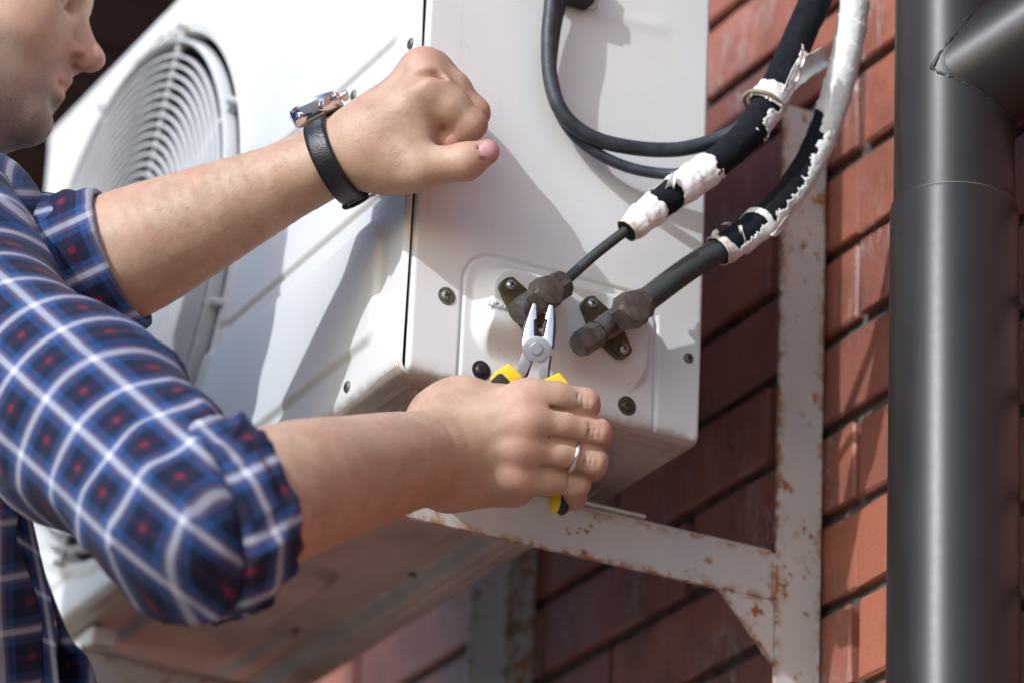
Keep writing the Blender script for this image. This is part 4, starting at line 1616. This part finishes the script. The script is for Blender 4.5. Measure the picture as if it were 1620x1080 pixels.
def d_body(p):
    mid = (SHR + SHL) / 2
    d = cap(p, SHR - np.array([0, 0, .02]), SHL - np.array([0, 0, .04]), .075, .085)
    d = smin(d, chain(p, [(P(-160, 520, 2.98), .12), (P(-215, 800, 2.98), .115), (P(-185, 1000, 2.96), .115), (P(-150, 1350, 2.93), .12)], .05), .06)
    d = smin(d, cap(p, NECK + (SHR - NECK) * .35, SHR, .055, .08), .05)
    # collar
    d = smin(d, cap(p, NECK + HU * .0, NECK + HU * .018 - HF * .005, .070, .066), .02)
    nk = cap(p, NECK - HU * .02, hd(-80, -40, 0), .062, .070)
    d = smax(d, -nk, .006)
    f = folds(p, P(-150, 500, 2.98), P(-110, 1200, 3.0), .007, 16, 23)
    return d - f + .004


lo, hi = bounds([SHR, SHL, P(-150, 520, 2.98), P(-90, 1350, 2.98), NECK], .17)
Ve, Qe = polygonise(d_body, lo, hi, .007)
Ue = cyl_uv(Ve, P(-150, 500, 2.98), P(-95, 1300, 2.98), .13, R(0), .02, .01)

Vs = np.concatenate([Va, Vc, Ve]); o2 = np.cumsum([0, len(Va), len(Vc)])
shirt = mesh_obj('shirt', Vs, np.concatenate([Qa + o2[0], Qc + o2[1], Qe + o2[2]]), M_PLAID, person, True, {'cloth': np.concatenate([Ua, Uc, Ue])})
mesh_obj('cuff', Vb, Qb, M_PLAID, shirt, True, {'cloth': Ub})
mesh_obj('cuff', Vd, Qd, M_PLAID, shirt, True, {'cloth': Ud})


# loose front edge of the open shirt: a hanging, thick strip of cloth
def cloth_strip(name, A, B, n, m, thick, sag, parent, rot, seed):
    A = spline(A, n); B = spline(B, n)
    f = np.linspace(0, 1, m)
    V = A[:, None] * (1 - f)[None, :, None] + B[:, None] * f[None, :, None]
    V = V + TOCAM * (sag * np.sin(f * np.pi * 2.2 + seed))[None, :, None] + TOCAM * (.006 * vnoise(V, 14))[..., None]
    LA = np.r_[0, np.cumsum(np.linalg.norm(np.diff(A, axis=0), axis=1))]
    wd = np.linalg.norm(B - A, axis=1)
    uu = np.broadcast_to(LA[:, None], (n, m)); vv = wd[:, None] * f[None]
    cth = np.stack([uu, vv + .012, 0 * uu], -1).reshape(-1, 3)
    idx = np.arange(n * m).reshape(n, m)
    F = np.stack([idx[:-1, :-1], idx[1:, :-1], idx[1:, 1:], idx[:-1, 1:]], -1).reshape(-1, 4)
    o = mesh_obj(name, V.reshape(-1, 3), F, M_PLAID, parent, True, {'cloth': cth})
    md = o.modifiers.new('thick', 'SOLIDIFY'); md.thickness = thick
    return o


cloth_strip('shirt_front', [P(-40, 700, 2.93), P(-20, 860, 2.91), P(-10, 1000, 2.90), P(0, 1180, 2.88)],
            [P(36, 770, 2.94), P(62, 870, 2.94), P(84, 970, 2.93), P(100, 1180, 2.90)], 40, 16, .002, .006, shirt, 0, 0.0)
cloth_strip('shirt_front', [P(20, 900, 2.99), P(40, 970, 2.99), P(50, 1060, 2.98), P(40, 1200, 2.97)],
            [P(62, 880, 3.00), P(110, 1000, 3.00), P(150, 1058, 2.99), P(172, 1200, 2.98)], 40, 16, .002, .010, shirt, 0, 2.0)

# ------------------------------------------------------------------ wrist watch
wA, wB = L_FORE[0][0], L_FORE[2][0]
wax = wA - wB; wax /= np.linalg.norm(wax)          # towards the hand
wc = P(533, 244, LD + .012)
dors = IMG_UP - wax * (IMG_UP @ wax); dors = dors - IMG_R * .0; dors /= np.linalg.norm(dors)
latw = np.cross(wax, dors); latw /= np.linalg.norm(latw)
# surface radius of the wrist at each angle, found by marching the arm surface
def wrist_r(ang, off):
    dirv = dors * math.cos(ang) + latw * math.sin(ang)
    t = np.linspace(.012, .055, 87)
    pts = wc + wax * off + t[:, None] * dirv
    dd = d_left(pts.astype(np.float32))
    i = np.argmax(dd > 0)
    return t[i]


nA = 72
angs = np.linspace(0, 2 * math.pi, nA, endpoint=False)
watch = empty('wristwatch', wc, 'steel wristwatch on a black leather strap round the wrist of the raised fist', 'watch')
prof = [(-.0090, .0004), (-.0088, .0022), (-.0055, .0030), (.0055, .0030), (.0088, .0022), (.0090, .0004)]
rows = []
r_mid = np.array([max(wrist_r(a, 0), wrist_r(a, .009), wrist_r(a, -.009)) for a in angs])
r_mid = np.convolve(np.r_[r_mid[-4:], r_mid, r_mid[:4]], np.ones(9) / 9, 'same')[4:-4] + .0006
r_mid = np.where(np.cos(angs) > .72, np.maximum(r_mid, r_mid), r_mid)
Vw = np.zeros((nA, len(prof), 3))
for i, a in enumerate(angs):
    dirv = dors * math.cos(a) + latw * math.sin(a)
    sc_ = 1.0 - .10 * (1 - math.cos(a)) / 2
    for j, (o_, h_) in enumerate(prof):
        Vw[i, j] = wc + wax * (o_ * sc_) + dirv * (r_mid[i] + h_)
idx = np.arange(nA * len(prof)).reshape(nA, len(prof))
a_ = idx; b_ = np.roll(idx, -1, 0)
F = np.stack([a_[:, :-1], b_[:, :-1], b_[:, 1:], a_[:, 1:]], -1)
keepF = [i for i in range(nA) if math.cos(angs[i]) < .86]
F = F[keepF].reshape(-1, 4)
inner = np.stack([a_[keepF][:, 0], a_[keepF][:, -1], b_[keepF][:, -1], b_[keepF][:, 0]], -1)
st = mesh_obj('strap', Vw.reshape(-1, 3), np.concatenate([F, inner]), M_STRAP, watch)
# case on the back of the wrist
rt = float(r_mid[0]) + .001
cc_ = wc + dors * (rt + .0025)
bm = lathe_bm([(.0, -.004), (.0165, -.004), (.0195, -.0015), (.0205, .0022), (.0205, .0068), (.0200, .0072), (.0192, .0098), (.0176, .0104), (.0170, .0098)], cc_, dors, 56)
cs = bm_obj('case', bm, M_CHROME, watch, angle=40)
bm = lathe_bm([(.0171, .0096), (.0155, .0106), (.0, .0110)], cc_, dors, 48)
bm_obj('crystal', bm, M_GLASS, cs, smooth=True)
for s_ in (-1, 1):
    # lugs
    for t_ in (-1, 1):
        b0 = cc_ + latw * (s_ * .0185) + wax * (t_ * .0098) + dors * .003
        bm = lathe_bm([(.0, 0), (.0022, 0), (.0024, .003), (.0018, .007), (0, .0075)], b0, latw * s_ - dors * .55, 12)
        bm_obj('lug', bm, M_CHROME, cs, angle=40)
for off_, rr_, ln in ((0.0, .0034, .0055), (.0105, .0026, .0045), (-.0105, .0026, .0045)):
    th_ = off_ / .0195
    dr = wax * math.cos(th_) + latw * math.sin(th_)
    b0 = cc_ + dr * .0203 + dors * .0045
    bm = lathe_bm([(rr_ * .5, -.001), (rr_ * .5, .0015), (rr_, .0016), (rr_, ln), (rr_ * .8, ln + .0006), (0, ln + .0007)], b0, dr, 18)
    bm_obj('crown' if off_ == 0 else 'push_button', bm, M_CHROME, cs, angle=40)
# buckle under the wrist
i0 = nA // 2 + 4
bc = Vw[i0].mean(0); bd = dors * math.cos(angs[i0]) + latw * math.sin(angs[i0]); bt = np.cross(wax, bd)
loop = [bc + bd * .0022 + wax * a * .0118 + bt * b * .008 for a, b in ((-1, -1), (1, -1), (1, 1), (-1, 1), (-1, -1))]
bl = []
for p_, q_ in zip(loop, loop[1:]):
    for t_ in np.linspace(0, 1, 8)[:-1]:
        bl.append(p_ * (1 - t_) + q_ * t_)
bl.append(loop[0])
tube('buckle', bl, .0013, M_CHROME, watch, 10)
# keeper loop of the strap
kp = []
for j in range(25):
    a = 2 * math.pi * j / 24
    kp.append(Vw[i0 - 6].mean(0) + bd * (.0008 + .0022 * math.sin(a)) + wax * (.0102 * math.cos(a)))
tube('strap_keeper', kp, .0014, M_STRAP, watch, 8)

# ------------------------------------------------------------------ finger ring
ra, rb = R_F['ring'][1][0], R_F['ring'][2][0]
tr = rb - ra; trn = tr / np.linalg.norm(tr)
rc_ = ra + tr * .40
e1 = TOCAM - trn * (TOCAM @ trn); e1 /= np.linalg.norm(e1); e2 = np.cross(trn, e1)
rr = []
for j in range(49):
    a = 2 * math.pi * j / 48
    dirv = e1 * math.cos(a) + e2 * math.sin(a)
    t = np.linspace(.006, .018, 60)
    pts = (rc_ + t[:, None] * dirv).astype(np.float32)
    dd = chain(pts, R_F['ring'], .005)
    rr.append(rc_ + dirv * (t[np.argmax(dd > 0)] + .0003))
Vn = []
for q in rr[:-1]:
    dirv = (q - rc_) / np.linalg.norm(q - rc_)
    for o_, h_ in ((-.0017, 0), (-.0015, .0008), (0, .0013), (.0015, .0008), (.0017, 0)):
        Vn.append(q + trn * o_ + dirv * h_)
idx = np.arange(48 * 5).reshape(48, 5); b_ = np.roll(idx, -1, 0)
F = np.stack([idx[:, :-1], b_[:, :-1], b_[:, 1:], idx[:, 1:]], -1).reshape(-1, 4)
o = mesh_obj('finger_ring', np.array(Vn), F, M_RING)
tag(o, 'plain silver ring on the ring finger of the hand holding pliers', 'ring')

# ------------------------------------------------------------------ pliers
PD = 2.785
pl = empty('pliers', P(850, 553, PD), 'combination pliers with steel jaws and yellow and black handles held at the valve', 'pliers')


def slab(name, poly, d0, d1, mat, parent, bev=.0007, tilt=None):
    """flat forged piece: outline in photo pixels at its own depth, real thickness"""
    bm = bmesh.new()
    dep = (lambda x, y: 0.0) if tilt is None else tilt
    v0 = [bm.verts.new(P(x, y, d0 + dep(x, y))) for x, y in poly]
    v1 = [bm.verts.new(P(x, y, d1 + dep(x, y))) for x, y in poly]
    bm.faces.new(v0); bm.faces.new(v1[::-1])
    n = len(poly)
    for i in range(n):
        j = (i + 1) % n
        bm.faces.new((v0[i], v0[j], v1[j], v1[i]))
    bmesh.ops.recalc_face_normals(bm, faces=bm.faces)
    if bev:
        bmesh.ops.bevel(bm, geom=bm.edges[:], offset=bev, segments=2, affect='EDGES', profile=.6)
    return bm_obj(name, bm, mat, parent, angle=35)


tl = lambda x, y: (553 - y) * .00018           # jaws lean away towards the valve
lj = [(843, 480), (848, 481), (849, 505), (845, 506), (845, 531), (850, 533), (846, 545), (838, 560), (826, 545), (826, 540), (830, 520)]
rj = [(869, 482), (875, 484), (876, 510), (874, 548), (868, 550), (858, 545), (855, 534), (861, 532), (866, 507), (862, 505)]
slab('jaw', lj, PD - .005, PD + .004, M_PLIER, pl, .0007, tl)
slab('jaw', rj, PD - .0045, PD + .004, M_PLIER, pl, .0007, tl)
slab('jaw_side', [(876, 484), (879, 492), (880, 525), (876, 552), (873, 552), (875, 515)], PD - .003, PD + .006, M_PLIERD, pl, .0005, tl)
slab('jaw_side', [(842, 482), (846, 481), (830, 520), (826, 541), (825, 530), (828, 515)], PD - .002, PD + .006, M_PLIERD, pl, .0004, tl)
slab('cutter_edge', [(845.5, 507), (849, 507), (849, 531), (845.5, 531)], PD - .002, PD + .004, M_PLIERD, pl, .0003, tl)
slab('cutter_edge', [(861, 508), (866, 508), (861, 531), (857, 531)], PD - .002, PD + .004, M_PLIERD, pl, .0003, tl)
disc = [(849 + 22.5 * math.cos(a), 552 + 20 * math.sin(a)) for a in np.linspace(0, 2 * math.pi, 40, endpoint=False)]
slab('joint_disc', disc, PD - .0062, PD + .004, M_PLIER, pl, .0006)
pc_ = P(849, 551, PD - .0062)
bm = lathe_bm([(.0046, -.001), (.0046, .0003), (.0040, .0011), (0, .0013)], pc_, TOCAM, 28)
bm_obj('rivet', bm, M_PLIER, pl, angle=40)
slab('tang', [(827, 556), (841, 570), (838, 580), (828, 600), (815, 598), (820, 575)], PD - .0048, PD + .004, M_PLIER, pl, .0006)
slab('tang', [(852, 572), (868, 560), (871, 562), (866, 590), (868, 604), (854, 604), (853, 588)], PD - .0046, PD + .0042, M_PLIER, pl, .0006)
slab('tang_side', [(838, 571), (843, 571), (836, 592), (830, 602), (826, 602)], PD - .001, PD + .006, M_PLIERD, pl, .0003)
slab('tang_side', [(869, 562), (873, 562), (870, 585), (869, 603), (866, 603)], PD - .001, PD + .006, M_PLIERD, pl, .0003)
# grips: dipped handles running through the fist
def grip(name, px, r, mat, parent, flat=.75, n=18):
    path = spline([P(x, y, PD + z) for x, y, z in px], 44)
    t, nr, bi = tube_frames(path)
    e2 = TOCAM[None] - t * (t @ TOCAM)[:, None]; e2 /= np.linalg.norm(e2, axis=1)[:, None]
    e1 = np.cross(t, e2)
    s = np.linspace(0, 1, 44)
    rad = np.interp(s, [0, .03, .94, .98, 1], [r * .86, r, r, r * .75, r * .3])
    th = np.linspace(0, 2 * np.pi, n, endpoint=False)
    V = path[:, None] + rad[:, None, None] * (np.cos(th)[None, :, None] * e1[:, None] + flat * np.sin(th)[None, :, None] * e2[:, None])
    idx = np.arange(44 * n).reshape(44, n)
    F = np.stack([idx[:-1], np.roll(idx[:-1], -1, 1), np.roll(idx[1:], -1, 1), idx[1:]], -1).reshape(-1, 4)
    o = mesh_obj(name, V.reshape(-1, 3), F, mat, parent)
    bm = bmesh.new(); bm.from_mesh(o.data); bm.verts.ensure_lookup_table()
    bm.faces.new([bm.verts[i] for i in idx[0][::-1]]); bm.faces.new([bm.verts[i] for i in idx[-1]])
    bm.to_mesh(o.data); bm.free()
    return o


slab('handle', [(805, 574), (827, 594), (824, 606), (800, 618), (776, 612), (775, 597), (786, 586)], PD - .006, PD + .007, M_YELLOW, pl, .0016)
slab('handle_inlay', [(788, 591), (794, 590), (806, 602), (806, 616), (780, 616), (776, 602)], PD - .0068, PD - .0052, M_BLACKG, pl, .0005)
slab('handle', [(885, 588), (899, 604), (900, 622), (862, 622), (855, 604), (860, 600)], PD - .006, PD + .007, M_YELLOW, pl, .0016)
grip('handle', [(796, 604, .004), (800, 640, .014), (812, 690, .020), (826, 740, .020), (838, 782, .018)], .0085, M_YELLOW, pl)
g2 = grip('handle', [(880, 612, .004), (884, 650, .008), (886, 700, .008), (884, 750, .006), (881, 812, .001)], .0068, M_YELLOW, pl)
grip('handle_inlay', [(890, 640, .007), (894, 700, .007), (892, 750, .005), (888, 814, .000)], .0052, M_BLACKG, pl)

# ------------------------------------------------------------------ fine arm hair
def arm_hair(V, Q, fore, n, seed, sel):
    rs = np.random.RandomState(seed)
    c = V[Q].mean(1)
    nr = np.cross(V[Q[:, 1]] - V[Q[:, 0]], V[Q[:, 2]] - V[Q[:, 0]]); nr /= np.linalg.norm(nr, axis=1)[:, None] + 1e-12
    ok = np.where(sel(c, nr))[0]
    pick = rs.choice(ok, n)
    root = c[pick] + (rs.rand(n, 3) - .5) * .0016; nn = nr[pick]
    ax = fore[0][0] - fore[4][0]; ax = ax / np.linalg.norm(ax)
    tang = ax[None] - nn * (nn @ ax)[:, None] + rs.randn(n, 3) * .30
    side = np.cross(tang, nn); side /= np.linalg.norm(side, axis=1)[:, None]
    L = rs.uniform(.005, .011, n)[:, None]
    p0 = root; p1 = root + (tang * .5 + nn * .38) * L; p2 = root + (tang * 1.05 + nn * .42) * L
    w_ = .00007
    Vh = np.stack([p0 - side * w_, p0 + side * w_, p1 - side * w_ * .8, p1 + side * w_ * .8, p2, p2 + side * .00001], 1).reshape(-1, 3)
    b_ = np.arange(n)[:, None] * 6
    F_ = np.concatenate([b_ + np.array([[0, 1, 3, 2]]), b_ + np.array([[2, 3, 5, 4]])])
    return Vh, F_


def selL(c, nr):
    q = (CM @ (c - CP).T).T
    x = 810 + FPX * q[:, 0] / q[:, 2]
    return (x > 215) & (x < 640) & ((x < 482) | (x > 560)) & (nr @ IMG_UP > -.55)


def selR(c, nr):
    q = (CM @ (c - CP).T).T
    x = 810 + FPX * q[:, 0] / q[:, 2]
    return (x > 440) & (x < 720) & (nr @ IMG_UP > -.3)


V1h, F1h = arm_hair(VL, QL, L_FORE, 1200, 1, selL)
V2h, F2h = arm_hair(VR, QR, R_FORE, 700, 2, selR)
M_ARMHAIR = worn('arm_hair', (.24, .15, .09), .5, var=.3)
hr = mesh_obj('arm_hair', np.concatenate([V1h, V2h]), np.concatenate([F1h, F2h + len(V1h)]), M_ARMHAIR, person, True)
hr['kind'] = 'stuff'
